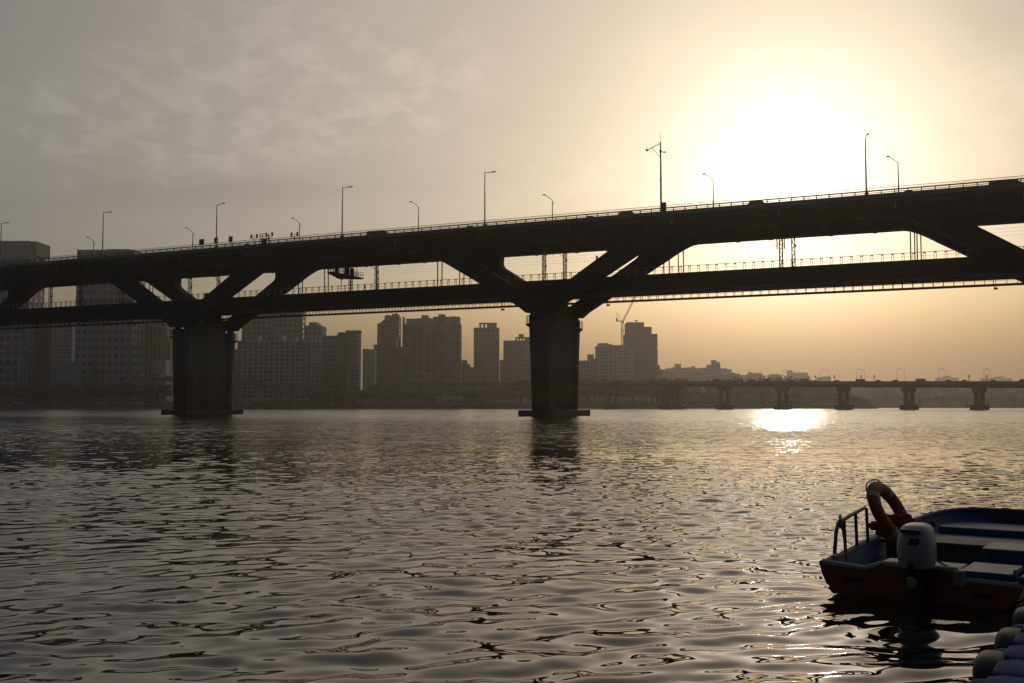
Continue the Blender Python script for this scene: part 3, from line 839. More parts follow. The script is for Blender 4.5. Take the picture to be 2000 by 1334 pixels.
# ------------------------------------------------------------------ buildings
def facade_frame(mb_target, w, h, rows, cols, z0, band, pier, proud, org, ax):
    """bands and piers standing proud of the glazing; ax = (ux,uy,ox,oy) along and outward directions"""
    ux, uy, ox, oy = ax
    def bx(a0, a1, b0, b1, zz0, zz1):
        c = [(a0,b0),(a1,b0),(a1,b1),(a0,b1)]
        p = [(org[0]+ux*a+ox*b, org[1]+uy*a+oy*b) for a, b in c]
        mb_target.hprism(p, zz0, zz1)
    fh = (h - z0)/rows
    for i in range(rows+1):
        zc_ = z0 + i*fh
        bx(0, w, 0.0, proud, max(0, zc_-band*fh/2), min(h, zc_+band*fh/2))
    cw = w/cols
    for j in range(cols+1):
        a = j*cw; pw = pier*cw/2
        bx(max(0.01, a-pw), min(w-0.01, a+pw), 0.0, proud+0.07, 0, h-0.01)
    if z0 > 0.5: bx(0, w, 0, proud, 0, z0-band*fh/2)
wrg = random.Random(31)
def building(label, x0, x1, yt, Y, depth=18.0, wall='wall_grey', frame=None, rows=12, cols=5, z0=0.0, band=0.38, pier=0.28, side=None, side_cols=3, side_rows=None,
             blocks=(), strips=(), base=None, winf=True, name='apartment_tower', cat='building', group=None, proud=0.35, parapet=True):
    A, B = at(x0, yt, Y), at(x1, yt, Y)
    gz = ground_at((A.x+B.x)/2, Y) - 0.3 if base is None else base
    w, h = B.x - A.x, A.z - gz
    o = thing(name, label, cat, (A.x, Y, gz), 0, group)
    frame = frame or wall
    MB().box(0, w, 0, depth, 0, h).build('wall', wall, o)
    def face(width, rows, cols, org, ax, rz, wins):
        fm = MB(); facade_frame(fm, width, h, rows, cols, z0, band, pier, proud, org, ax)
        fo = fm.build('facade_frame', frame, o)
        if not wins: return
        fh, cw = (h-z0)/rows, width/cols
        gw, gh = cw*(1-pier)*0.98, fh*(1-band)*0.98
        mes = []
        for gm_ in ('glass_dark', 'glass_mid', 'glass_blind'):
            mes.append(MB().box(-gw/2, gw/2, -0.06, 0.06, -gh/2, gh/2).box(-0.05, 0.05, -0.1, -0.061, -gh/2, gh/2).mesh('window', gm_))
        for i in range(rows):
            for j in range(cols):
                a, z = (j+0.5)*cw, z0 + (i+0.5)*fh
                inst('window', mes[wrg.choices((0, 1, 2), (6, 3, 1))[0]], fo, (org[0]+ax[0]*a+ax[2]*0.08, org[1]+ax[1]*a+ax[3]*0.08, z), rz)
    face(w, rows, cols, (0, 0), (1, 0, 0, -1), 0, winf)
    if side == 'R': face(depth, side_rows or rows, side_cols, (w, 0), (0, 1, 1, 0), R(90), winf)
    if side == 'L': face(depth, side_rows or rows, side_cols, (0, depth), (0, -1, -1, 0), R(-90), winf)
    for a, b, yb, m_, *dz in blocks:
        xa, xb = at(a, yb, Y).x - A.x, at(b, yb, Y).x - A.x
        hb = at(a, yb, Y).z - gz
        lo = dz[0] if dz else h
        bo = MB().box(xa, xb, (1.2 if hb > h else 0.5), depth-1.0, (h if lo == h else lo), hb).build('roof_block', m_, o)
    for a, b, m_, fr0, fr1 in strips:
        xa, xb = at(a, yt, Y).x - A.x, at(b, yt, Y).x - A.x
        MB().box(xa, xb, -proud-0.25, -proud-0.08, h*fr0, h*fr1).build('colour_strip', m_, o)
    if parapet: MB().box(-0.25, w+0.25, -proud-0.15, depth+0.25, h-0.02, h+0.5).build('parapet', frame, o)
    return o, w, h
# left towers
tA, wA, hA = building('pale grey tower at the left edge with dark lettered crown and blue stripe', -42, 58, 498, 785, 26, 'wall_grey', None, 17, 7, 8, 0.42, 0.36, 'R', 3,
         blocks=((-20, 57, 470, 'wall_grey'), (57.5, 70, 471, 'wall_dark')), strips=((50, 57, 'panel_blue', 0.1, 1.0),))
building('dark low wing attached right of the left-edge tower', 62, 101, 628, 800, 20, 'wall_dark', None, 14, 3, 6, 0.5, 0.6, 'R', 2, winf=False)
building('slim white tower with scattered square openings between the two left towers', 113, 141, 622, 795, 14, 'wall_pale', None, 16, 5, 18, 0.45, 0.5, 'R', 3)
building('low pale annex below the slim white tower', 100, 150, 708, 770, 14, 'wall_grey', None, 2, 4, 1, 0.6, 0.5, winf=False, name='annex_building')
tC, wC, hC = building('broad grey tower with two blue stripes left of the left pier', 151, 262, 489, 780, 24, 'wall_grey', None, 18, 9, 8, 0.42, 0.34, 'R', 3,
         blocks=((206, 252, 486, 'wall_dark'),), strips=((188, 196, 'panel_blue', 0.1, 0.86), (255, 261, 'panel_blue', 0.1, 0.9), (154, 156, 'panel_blue', 0.1, 0.7)))
building('beige ribbed tower with stepped right side just left of the left pier', 277, 316, 606, 805, 18, 'wall_beige', None, 16, 5, 6, 0.12, 0.45, 'R', 2, blocks=((316, 326, 634, 'wall_beige', 0), (326, 333, 657, 'wall_beige', 0)))
building('small billboard-fronted block between left pier and beige tower', 303, 324, 704, 750, 10, 'wall_pale', None, 2, 2, 1, 0.2, 0.2, winf=False, name='low_block')
# between the piers
building('wide slab apartment with fine pale grid right of the left pier', 464, 608, 667, 752, 13, 'wall_pale', None, 14, 14, 3, 0.18, 0.22, 'R', 2,
         blocks=((489, 504, 656, 'wall_grey'), (534, 552, 655, 'wall_grey'), (565, 577, 658, 'wall_grey')))
building('left twin of two dark towers behind the wide slab', 473, 531, 606, 840, 14, 'wall_dark', 'wall_grey', 16, 6, 6, 0.4, 0.34, None, blocks=((500, 515, 603, 'wall_dark'),))
building('right twin of two dark towers behind the wide slab', 535, 590, 600, 838, 14, 'wall_dark', 'wall_grey', 16, 6, 6, 0.4, 0.34, 'R', 1, winf=True)
building('narrow grey apartment end wall peeping out beside the left pier', 445, 462, 683, 760, 12, 'wall_grey', None, 12, 2, 3, 0.2, 0.25)
building('grey office block with penthouse and dark recess behind the ribbed blocks', 594, 628, 637, 830, 20, 'wall_grey', None, 13, 4, 6, 0.55, 0.5, 'R', 3, blocks=((603, 618, 629, 'wall_grey'),), name='office_block')
building('slender grey block with two rows of tiny windows beside the wide slab', 609, 626, 656, 765, 14, 'wall_pale', None, 14, 2, 4, 0.55, 0.55)
building('dark flat block between two slender grey blocks', 626, 657, 657, 775, 14, 'wall_dark', 'wall_grey', 14, 5, 4, 0.45, 0.3, blocks=((639, 646, 656, 'wall_dark'),))
building('slender block with red roof sign left of the corniced tower', 657, 676, 656, 770, 14, 'wall_grey', None, 15, 3, 4, 0.4, 0.35, blocks=((659, 674, 649, 'wall_dark'),), strips=((672, 676, 'red_sign', 0.78, 0.99),))
building('corniced grey tower with lit right edge left of the white office', 675, 699, 647, 764, 14, 'wall_grey', None, 16, 4, 3, 0.35, 0.5, 'R', 2, blocks=((674, 703, 645, 'wall_brick'),))
building('dark pyramid-roofed pavilion with lit panes before the ribbed blocks', 637, 678, 714, 742, 12, 'wall_dark', None, 4, 5, 2, 0.6, 0.3, name='pavilion', blocks=((645, 670, 711, 'wall_dark'),))
building('small bright white office with dark square sign right of the corniced tower', 716, 731, 684, 805, 10, 'wall_pale', 'wall_pale', 8, 2, 4, 0.8, 0.8, 'R', 1, blocks=((708, 718, 681, 'wall_pale', 0), (718, 728, 682, 'wall_dark')), name='office_block')
building('thin pale tower sliver behind the white office', 730, 738, 674, 1038, 11, 'wall_grey', None, 14, 1, 4, 0.5, 0.5)
building('lower spiky-roofed half of the brown pair of towers', 737, 751, 634, 944, 18, 'wall_brick', 'wall_tan', 18, 3, 5, 0.45, 0.4,
         blocks=((738, 740, 631, 'wall_brick'), (742, 744, 629, 'wall_brick'), (745, 748, 626, 'wall_brick'), (748, 750.5, 624, 'wall_brick')))
building('taller brown half of the brown pair with ragged roofline', 751, 778, 618, 944, 21, 'wall_tan', 'wall_tan', 20, 5, 5, 0.45, 0.5, 'R', 1,
         blocks=((754, 762, 615, 'wall_tan'), (765, 777, 613, 'wall_tan'), (772, 774, 611, 'wall_tan')))
tJ2, _, _ = building('dark block carrying a lit advertising screen between brown tower and glass slab', 766, 786, 679, 926, 16, 'wall_dark', None, 8, 3, 4, 0.5, 0.4, winf=False, name='low_block')
tK, wK, hK = building('wide glass slab with pale floor lines left of the middle pier', 786, 899, 633, 899, 17, 'wall_grey', 'wall_pale', 9, 8, 2, 0.07, 0.06, 'R', 2,
         blocks=((786, 788, 618, 'wall_grey'), (793, 813, 622, 'wall_grey'), (813, 845, 621, 'wall_pale'), (823, 836, 615, 'wall_pale'), (846, 858, 618, 'wall_grey'), (857, 898, 618.5, 'wall_grey'), (856, 869, 613.5, 'wall_grey'), (880, 892, 617.5, 'wall_grey')), parapet=False)
building('dark low house with rounded roof turret between glass slab and crowned tower', 900, 917, 712, 1039, 16, 'wall_brick', None, 3, 3, 1, 0.6, 0.4, blocks=((902, 912, 703, 'wall_dark'),), name='low_house', winf=False)
building('low dark house left of the crowned tower', 914, 925, 718, 1032, 16, 'wall_dark', None, 2, 2, 1, 0.6, 0.4, name='low_house', winf=False)
tL, wL, hL = building('slender tan tower with arched open crown left of the middle pier', 926, 975, 641, 1042, 18, 'wall_tan', None, 14, 6, 2, 0.45, 0.42, 'L', 2)
def crown(o, w, h, x0, x1, y_top, Y, n, m_, y_mid=None):
    A = o.location
    xa, xb = at(x0, y_top, Y).x - A.x, at(x1, y_top, Y).x - A.x
    ht = at(x0, y_top, Y).z - A.z
    rf = MB().box(xa-0.4, xb+0.4, 2, 11, ht-0.9, ht).build('crown_roof', m_, o)
    pw = (xb-xa)/(2*n+1)
    for k in range(n+1):
        for yy in (2.4, 9.6): MB().box(xa+2*k*pw, xa+(2*k+1)*pw, yy, yy+1.0, h, ht-0.9).build('crown_pillar', m_, o)
    MB().box(xa+(xb-xa)*0.55, xb, 2.6, 10.4, h+0.5, ht-0.9).build('crown_room', m_, o)
crown(tL, wL, hL, 936, 970, 630, 1042, 4, 'wall_tan')
tM, wM, hM = building('shorter tan tower with small open crown partly behind the middle pier', 984, 1046, 666, 1036, 20, 'wall_tan', None, 12, 7, 2, 0.42, 0.4, 'L', 2)
crown(tM, wM, hM, 1007, 1040, 658, 1036, 5, 'wall_tan')
bM = at(1013, 652, 1036)
MB().box(bM.x - tM.location.x, bM.x - tM.location.x + 5.2, 3, 9, at(1013, 658, 1036).z - tM.location.z - 0.02, bM.z - tM.location.z).build('roof_block', 'wall_tan', tM)
building('sliver of a house between the two tan towers', 976, 985, 704, 1066, 16, 'wall_brick', None, 5, 1, 2, 0.6, 0.4, name='low_house', winf=False)
# right of the middle pier
building('small grey block with stair tower right of the middle pier', 1126, 1164, 705, 1080, 18, 'wall_grey', None, 8, 6, 3, 0.45, 0.35, blocks=((1149, 1160, 692, 'wall_grey'), (1160, 1166, 700, 'wall_grey')))
building('pale blank-walled apartment right of the stair-tower block', 1165, 1196, 677, 1073, 18, 'wall_pale', None, 13, 5, 3, 0.5, 0.5, blocks=((1169, 1188, 670, 'wall_pale'), (1188, 1197, 672, 'wall_pale')))
building('pale apartment with stepped right end before the wrapped tower', 1199, 1228, 675, 1055, 18, 'wall_pale', None, 13, 5, 3, 0.5, 0.5, blocks=((1228, 1234, 684, 'wall_pale', 0), (1234, 1240, 690, 'wall_pale', 0)))
tP, wP, hP = building('big dark wrapped tower under construction with stepped top beside the crane', 1222, 1284, 652, 1100, 27, 'netting', 'netting', 9, 3, 2, 0.2, 0.06, None,
         blocks=((1225, 1258, 629, 'netting'), (1258, 1273, 638, 'netting')), winf=False, parapet=False)
for k, yb in enumerate((671, 686, 701)):
    z = at(1284, yb, 1100).z - tP.location.z
    MB().box(wP+0.2, wP+1.8, 4, 12, z-0.12, z+0.12).build('catch_platform', 'netting', tP)
bp_ = at(1244, 624, 1100)
MB().lathe([(0.3, 0), (0.3, 1.2), (1.9, 1.5), (1.2, 2.4), (0.3, 2.6)], 10).build('roof_hoist', 'netting', tP, loc=(bp_.x - tP.location.x, 6, hP + at(1244, 629, 1100).z - at(1244, 652, 1100).z))
building('sloping-roofed apartment tucked behind the wrapped tower', 1285, 1294, 722, 1147, 18, 'wall_grey', None, 7, 2, 2, 0.4, 0.3, None, blocks=((1285, 1289, 713, 'wall_grey'),), winf=False)
# hillside town
HT = [(1296,1303,723,960,'wall_tan'),(1303,1322,720,1000,'wall_grey'),(1313,1330,718,1020,'wall_tan'),(1319,1330,712,1050,'wall_grey'),(1330,1343,719,1010,'wall_beige'),(1342,1356,718,1030,'wall_grey'),
      (1353,1358,716,1060,'wall_dark'),(1357,1364,720,1000,'wall_tan'),(1366,1377,719,1040,'wall_grey'),(1376,1390,720,980,'wall_tan'),(1383,1407,713,1000,'wall_tan'),(1391,1399,704,1010,'wall_tan'),(1400,1406,708,1015,'wall_grey'),
      (1407,1420,720,1040,'wall_grey'),(1421,1429,722,1060,'wall_grey'),(1428,1436,729,1020,'wall_tan'),(1432,1445,730,1060,'wall_grey'),(1444,1452,733,1080,'wall_beige'),
      (1456,1470,733,1150,'wall_grey'),(1464,1468,727,1150,'wall_grey'),(1468,1488,729,1180,'wall_grey'),(1485,1496,734,1200,'wall_grey'),(1502,1528,733,1250,'wall_grey'),(1506,1522,731,1260,'wall_beige'),
      (1297,1320,728,930,'wall_brick'),(1330,1350,730,930,'wall_grey'),(1352,1372,727,950,'wall_tan'),(1408,1430,731,960,'wall_grey')]
ORD = ['first', 'second', 'third', 'fourth', 'fifth', 'sixth', 'seventh', 'eighth', 'ninth', 'tenth', 'eleventh', 'twelfth', 'thirteenth', 'fourteenth', 'fifteenth', 'sixteenth', 'seventeenth', 'eighteenth', 'nineteenth', 'twentieth',
       'twenty-first', 'twenty-second', 'twenty-third', 'twenty-fourth', 'twenty-fifth', 'twenty-sixth', 'twenty-seventh', 'twenty-eighth']
TONE = {'wall_tan': 'tan', 'wall_grey': 'grey', 'wall_beige': 'beige', 'wall_dark': 'dark', 'wall_brick': 'reddish'}
HL = {}
for n_, k in enumerate(sorted(range(len(HT)), key=lambda i: HT[i][0] + HT[i][1])):
    shape = 'tall slim' if HT[k][2] < 710 else ('broad' if HT[k][1]-HT[k][0] > 16 else ('narrow' if HT[k][1]-HT[k][0] < 9 else 'low'))
    HL[k] = 'hazy %s %s hillside house, %s counting right from the wrapped tower' % (shape, TONE[HT[k][4]], ORD[n_])
for k, (a, b, yt, Y, m_) in enumerate(HT):
    Y *= 1.55
    w_ = b - a
    lab = HL[k]
    building(lab, a, b, yt, Y, 10 if w_ < 12 else 14, m_, None, max(2, int((746-yt)/5)), max(1, int(w_/5)), 1, 0.5, 0.45, None, winf=(w_ >= 12), name='hillside_house', group='hazy hillside houses right of the wrapped tower', blocks=(((a+w_*0.3, a+w_*0.55, yt-2, m_),) if k % 3 == 0 else ()))
building('hazy flat-roofed hospital-like block with tall chimney above the far bridge', 1545, 1578, 728, 2300, 34, 'wall_grey', None, 4, 8, 2, 0.5, 0.4, None, blocks=((1544, 1548, 723, 'wall_grey'), (1538, 1545, 733, 'wall_grey', 0), (1578, 1582, 734, 'wall_grey', 0)), winf=False, name='office_block')
building('hazy two-step block right of the chimney block above the far bridge', 1601, 1623, 737, 2350, 24, 'wall_grey', None, 3, 5, 2, 0.5, 0.4, None, blocks=((1611, 1622, 735, 'wall_grey'),), winf=False, name='office_block')
building('palest far block near the right end of the far bridge', 1834, 1872, 738, 3000, 30, 'wall_grey', None, 3, 6, 2, 0.5, 0.4, None, blocks=((1848, 1858, 734, 'wall_grey'),), winf=False, name='office_block')
building('palest long far block at the right picture edge', 1924, 1977, 739, 3050, 30, 'wall_grey', None, 3, 8, 2, 0.5, 0.4, None, blocks=((1949, 1961, 735.5, 'wall_grey'),), winf=False, name='office_block')
# advertising screen and tower lettering
p = at(775.5, 677, 924)
o = thing('advertising_screen', 'small lit pink and blue advertising screen on the dark block', 'screen', (p.x, 925.5, at(775, 679, 926).z+0.55))
hgt = at(775, 661, 924).z - at(775, 677, 924).z
MB().box(-1.1, 3.2, 0, 1.6, 0, hgt+0.6).build('housing', 'screen_off', o)
MB().box(-0.9, 0.8, -0.12, -0.02, 0.4, hgt+0.2).build('display', 'screen_lit', o)
def text_part(body, size, parent, loc, rot, m_, ext=0.02, shear=0.0, offset=0.0, sx=1.0):
    cu = bpy.data.curves.new('txt', 'FONT'); cu.body = body; cu.size = size; cu.extrude = ext; cu.shear = shear; cu.offset = offset
    cu.align_x = 'CENTER'
    tmp = bpy.data.objects.new('txt', cu); col.objects.link(tmp)
    dg = bpy.context.evaluated_depsgraph_get(); dg.update()
    me = bpy.data.meshes.new_from_object(tmp.evaluated_get(dg))
    bpy.data.objects.remove(tmp)
    me.materials.clear(); me.materials.append(MATS[m_])
    ob = inst('lettering', me, parent, loc); ob.rotation_euler = rot; ob.scale = (sx, 1, 1)
    return ob
pA = at(46, 484, 785)
text_part('Xi', 6.4, tA, (pA.x - tA.location.x - 0.8, 1.05, hA + 3.2), (R(90), 0, 0), 'logo_navy', 0.1, 0, 0.08, 1.5)

# tower crane
cb = at(1215.5, 674, 1090)
cr = thing('tower_crane', 'luffing tower crane rising behind the pale apartments beside the wrapped tower', 'crane', (cb.x, 1090, ground_at(cb.x, 1090)-0.3))
hc = at(1215, 628, 1090).z - cr.location.z
cr.scale = (1.0, 1.0, 1.0)
def truss(m, p, q, w, n):
    p, q = Vector(p), Vector(q); d = (q-p).normalized()
    u = d.cross(Vector((0,1,0))).normalized() if abs(d.y) < 0.9 else Vector((1,0,0)); v = d.cross(u)
    cs = [u*a*w/2 + v*b*w/2 for a in (-1,1) for b in (-1,1)]
    for c in cs: m.tube([p+c, q+c], 0.16, 4)
    for i in range(n):
        a, b = p.lerp(q, i/n), p.lerp(q, (i+1)/n)
        m.tube([a+cs[0], b+cs[2]], 0.1, 4); m.tube([a+cs[1], b+cs[3]], 0.1, 4); m.tube([a+cs[0], a+cs[2]], 0.1, 4); m.tube([a+cs[2], b+cs[0]], 0.1, 4)
    return m
truss(MB(), (0,0,0), (0,0,hc), 2.0, 26).build('mast', 'wall_pale', cr)
truss(MB(), (0.6,0,hc), (19, 0, hc+36), 1.5, 18).build('jib', 'wall_pale', cr)
MB().box(-6.4, 1.5, -1, 1, hc, hc+0.9).box(-6.4, -4.6, -1.2, 1.2, hc+0.9, hc+3.2).build('counter_jib', 'wall_grey', cr)
MB().tube([(-0.6,0,hc+0.5),(-5.6,0,hc+8.8)],0.2,5).tube([(-5.9,0,hc+0.6),(-5.6,0,hc+8.8)],0.14,5).build('a_frame', 'wall_grey', cr)
MB().tube([(-5.6,0,hc+8.8),(18.4,0,hc+35)],0.05,4).build('luffing_cable', 'wall_grey', cr)
MB().box(0.3, 1.7, -1.6, -0.2, hc-1.6, hc+0.4).build('cab', 'wall_grey', cr)
MB().box(-1.7, 1.7, -1.7, 1.7, hc-9.2, hc-8.6).box(-1.5, 1.5, -1.5, 1.5, hc-11, hc-10.7).build('climbing_frame', 'wall_grey', cr)

# ------------------------------------------------------------------ far bridge and ramps
fb0 = at(1415, 745, 600); fb1 = at(1912, 745, 500)
dv = Vector((fb1.x - fb0.x, fb1.y - fb0.y, 0)).normalized(); nv = Vector((-dv.y, dv.x, 0))
FB_RZ = math.atan2(dv.y, dv.x)
farb = thing('far_road_bridge', 'long low far road bridge on paired columns crossing behind the big bridge', 'bridge', (fb0.x, fb0.y, 0), FB_RZ)
L_ = (Vector((fb1.x, fb1.y)) - Vector((fb0.x, fb0.y))).length
slope = (fb1.z - fb0.z) / L_
def fbz(u): return fb0.z + slope*u
UA, UB = -262.0, 330.0
def fbox(y0, y1, dz0, dz1): 
    return MB().add([(UA,y0,fbz(UA)+dz0),(UB,y0,fbz(UB)+dz0),(UB,y1,fbz(UB)+dz0),(UA,y1,fbz(UA)+dz0),(UA,y0,fbz(UA)+dz1),(UB,y0,fbz(UB)+dz1),(UB,y1,fbz(UB)+dz1),(UA,y1,fbz(UA)+dz1)],
                     [(3,2,1,0),(4,5,6,7),(0,1,5,4),(1,2,6,5),(2,3,7,6),(3,0,4,7)])
fbox(-9.0, 9.0, -1.35, -0.75).build('deck', 'concrete', farb)
for y0 in (-7.6, -2.6, 2.4, 6.6): fbox(y0, y0+1.0, -3.0, -1.352).build('girder', 'girder_blue', farb)
for y0 in (-9.3, 9.0): fbox(y0, y0+0.3, -1.5, 0.0).build('parapet', 'concrete', farb)
def u_of(x):
    r = ray(x, 750); r2 = Vector((r.x, r.y))
    p0 = Vector((fb0.x, fb0.y)); d2 = Vector((dv.x, dv.y))
    det = d2.x*(-r2.y) - d2.y*(-r2.x)
    return ((-p0.x)*(-r2.y) - (-p0.y)*(-r2.x)) / det
for xp in (1912, 1775, 1647, 1528, 1415, 1310, 2062, 1195, 1085):
    u = u_of(xp); zt = fbz(u) - 3.0
    big = xp in (1310,)
    po = MB()
    for q in ((-3.6, 3.6) if not big else (-7.5, -2.6, 2.6, 7.5)):
        po.lathe([(1.15, 0.5), (1.1, zt-1.2)], 14, u, q)
    po = po.build('far_pier', 'concrete', farb, smooth=True)
    hw_ = 5.2 if not big else 10.0
    MB().loft([[(u-1.2, -hw_*0.86, zt-2.6), (u+1.2, -hw_*0.86, zt-2.6), (u+1.2, hw_*0.86, zt-2.6), (u-1.2, hw_*0.86, zt-2.6)],
               [(u-1.5, -hw_, zt-1.4), (u+1.5, -hw_, zt-1.4), (u+1.5, hw_, zt-1.4), (u-1.5, hw_, zt-1.4)],
               [(u-1.5, -hw_, zt+0.02), (u+1.5, -hw_, zt+0.02), (u+1.5, hw_, zt+0.02), (u-1.5, hw_, zt+0.02)]]).build('pier_cap', 'concrete', po)
    MB().box(u-2.4, u+2.4, -hw_-0.6, hw_+0.6, -1, 2.4).build('pier_block', 'plinth_concrete', po)
    if not big: MB().box(u-0.8, u+0.8, -2.7, 2.7, 2.402, 4.6).build('cross_wall', 'concrete', po)
# lamps on the far bridge
for k, (xp, side) in enumerate([(x_, -1) for x_ in (1531, 1603, 1673, 1752, 1834, 1922)] + [(x_, 1) for x_ in (1619, 1689, 1767, 1848, 1934)] + [(1461, -1), (1393, 1)]):
    u = u_of(xp) + (0 if side < 0 else 0)
    y_ = side*8.6
    # shift so that the post foot stands on its own parapet
    base = Vector((fb0.x, fb0.y, 0)) + dv*u + nv*y_
    # slide along the bridge until the ray hits
    r = ray(xp, 750); tx = r.x/r.y
    den_ = dv.x - tx*dv.y
    u = -((fb0.x + nv.x*y_) - tx*(fb0.y + nv.y*y_)) / den_
    base = Vector((fb0.x, fb0.y, 0)) + dv*u + nv*y_; base.z = fbz(u) - 0.75
    o = thing('street_lamp', 'thin hazy street lamp on the far road bridge', 'street lamp', base, FB_RZ + (0 if side < 0 else math.pi), 'street lamps on the far bridge')
    hh = 6.6
    MB().tube([(0,0,0),(0,0,hh)], [0.07, 0.05], 6).build('pole', 'wall_dark', o)
    MB().tube([(0,0,hh),(1.3,0,hh+0.25)], 0.05, 5).box(1.1, 1.9, -0.15, 0.15, hh+0.16, hh+0.34).build('arm', 'wall_dark', o)
for k, xp in enumerate((1593, 1682, 1708, 1893, 1928, 1630)):
    r = ray(xp, 750); tx = r.x/r.y; y_ = -8.6
    u = -((fb0.x + nv.x*y_) - tx*(fb0.y + nv.y*y_)) / (dv.x - tx*dv.y)
    base = Vector((fb0.x, fb0.y, 0)) + dv*u + nv*y_; base.z = fbz(u) - 0.75
    o = thing('signal_post', 'short dark signal post on the far road bridge', 'signal', base, FB_RZ, 'signal posts on the far bridge')
    MB().tube([(0,0,0),(0,0,3.4)], 0.1, 6).build('post', 'wall_dark', o); MB().box(-0.25, 0.25, -0.2, 0.2, 2.6, 3.7).build('head', 'wall_dark', o)
rgc = random.Random(21)
CG = ['car_white', 'car_white', 'car_grey', 'car_black', 'car_white', 'car_grey', 'car_red', 'car_blue']
u = UA + 12
while u < 215:
    u += rgc.uniform(6.5, 17)
    y_ = rgc.choice((-6.8, -3.4))
    p = Vector((fb0.x, fb0.y, 0)) + dv*u + nv*y_; p.z = fbz(u) - 0.75
    car(p, FB_RZ, rgc.choice(('sedan', 'sedan', 'suv', 'van')), rgc.choice(CG), 'tiny hazy car driving over the far road bridge', 'cars on the far bridge', False)
# ramp along the bank
def ramp(name, label, pts, wd, th, piers, fascia='girder_blue'):
    P = [at(x_, y_, Y_) for x_, y_, Y_ in pts]
    # smooth with Catmull-Rom
    C = []
    for i in range(len(P)-1):
        p0, p1, p2, p3 = P[max(0,i-1)], P[i], P[i+1], P[min(len(P)-1,i+2)]
        for k in range(8):
            t = k/8
            C.append(0.5*((2*p1) + (p2-p0)*t + (2*p0-5*p1+4*p2-p3)*t*t + (3*p1-p0-3*p2+p3)*t**3))
    C.append(P[-1])
    org = Vector((C[len(C)//2].x, C[len(C)//2].y, 0))
    o = thing(name, label, 'ramp', org)
    def strip(y0, y1, z0, z1):
        rings = []
        for i, c in enumerate(C):
            d = (C[min(i+1,len(C)-1)] - C[max(i-1,0)]); d.z = 0; d.normalize(); n = Vector((-d.y, d.x, 0))
            a, b = c - org + n*y0, c - org + n*y1
            rings.append([(a.x,a.y,c.z+z0),(b.x,b.y,c.z+z0),(b.x,b.y,c.z+z1),(a.x,a.y,c.z+z1)])
        return MB().loft(rings)
    strip(-wd/2, wd/2, -0.9-th*0.3, -0.8).build('deck', 'concrete', o)
    strip(-wd/2+0.5, wd/2-0.5, -0.85-th, -0.9-th*0.3-0.002).build('girder', fascia, o)
    strip(-wd/2-0.3, -wd/2, -1.3, 0).build('parapet', 'concrete', o)
    strip(wd/2, wd/2+0.3, -1.3, 0).build('parapet', 'concrete', o)
    for xp in piers:
        k = min(range(len(C)), key=lambda i: abs(C[i].x/C[i].y - ray(xp, 760).x/ray(xp, 760).y))
        c = C[k] - org
        pz = C[k].z - 0.9 - th
        gz = ground_at(C[k].x, C[k].y) - 0.6
        MB().lathe([(0.8, gz), (0.75, pz-0.8), (1.6, pz+0.1)], 10, c.x, c.y).build('ramp_pier', 'concrete', o, smooth=True)
    return C
R1 = ramp('elevated_ramp', 'long dipping elevated road with blue girder along the far bank between the piers',
     [(250,733,726),(340,737,722),(455,742,718),(560,751,714),(640,759,712),(720,764,711),(820,763,710),(930,757,710),(1030,753,710),(1120,752,712)], 9, 2.2, (395, 470, 570, 650, 782, 852, 866, 938, 1018, 1100))
R2 = ramp('slip_ramp', 'pale slip road sloping down to the bank under the far bridge', [(1130,756,716),(1190,762,712),(1260,769,708),(1290,772,707)], 6, 1.2, (1150, 1193, 1232))
R3 = ramp('slip_ramp', 'faint slip road rising below the dipping elevated road', [(875,781,708),(930,779,709),(1000,774,712),(1060,769,716)], 6, 1.0, (940, 1000))
for C, lab, grp, prob in ((R1, 'tiny car on the dipping elevated road', 'cars on the elevated road', 0.62),):
    for i in range(2, len(C)-2):
        if rgc.random() < prob:
            d = C[i+1]-C[i-1]
            car(C[i] + Vector((0, rgc.choice((-2.2, 1.8)), -0.8)), math.atan2(d.y, d.x), rgc.choice(('sedan', 'suv', 'van')), rgc.choice(CG), lab, grp, False)
# one more bridge far upriver
d3 = at(1905, 776, 1010)
db = thing('distant_bridge', 'faintest low bridge under the far road bridge at the right edge', 'bridge', (d3.x, 1010, 0))
MB().box(-70, 220, -6, 6, d3.z-2.6, d3.z).build('deck', 'concrete', db)
for q in range(-3, 11):
    m_ = MB()
    for e in (-3, 3): m_.lathe([(1.3, -0.5), (1.3, d3.z-2.5)], 8, q*22+13+(1.5 if e > 0 else -1.5), e)
    m_.build('distant_pier', 'concrete', db)

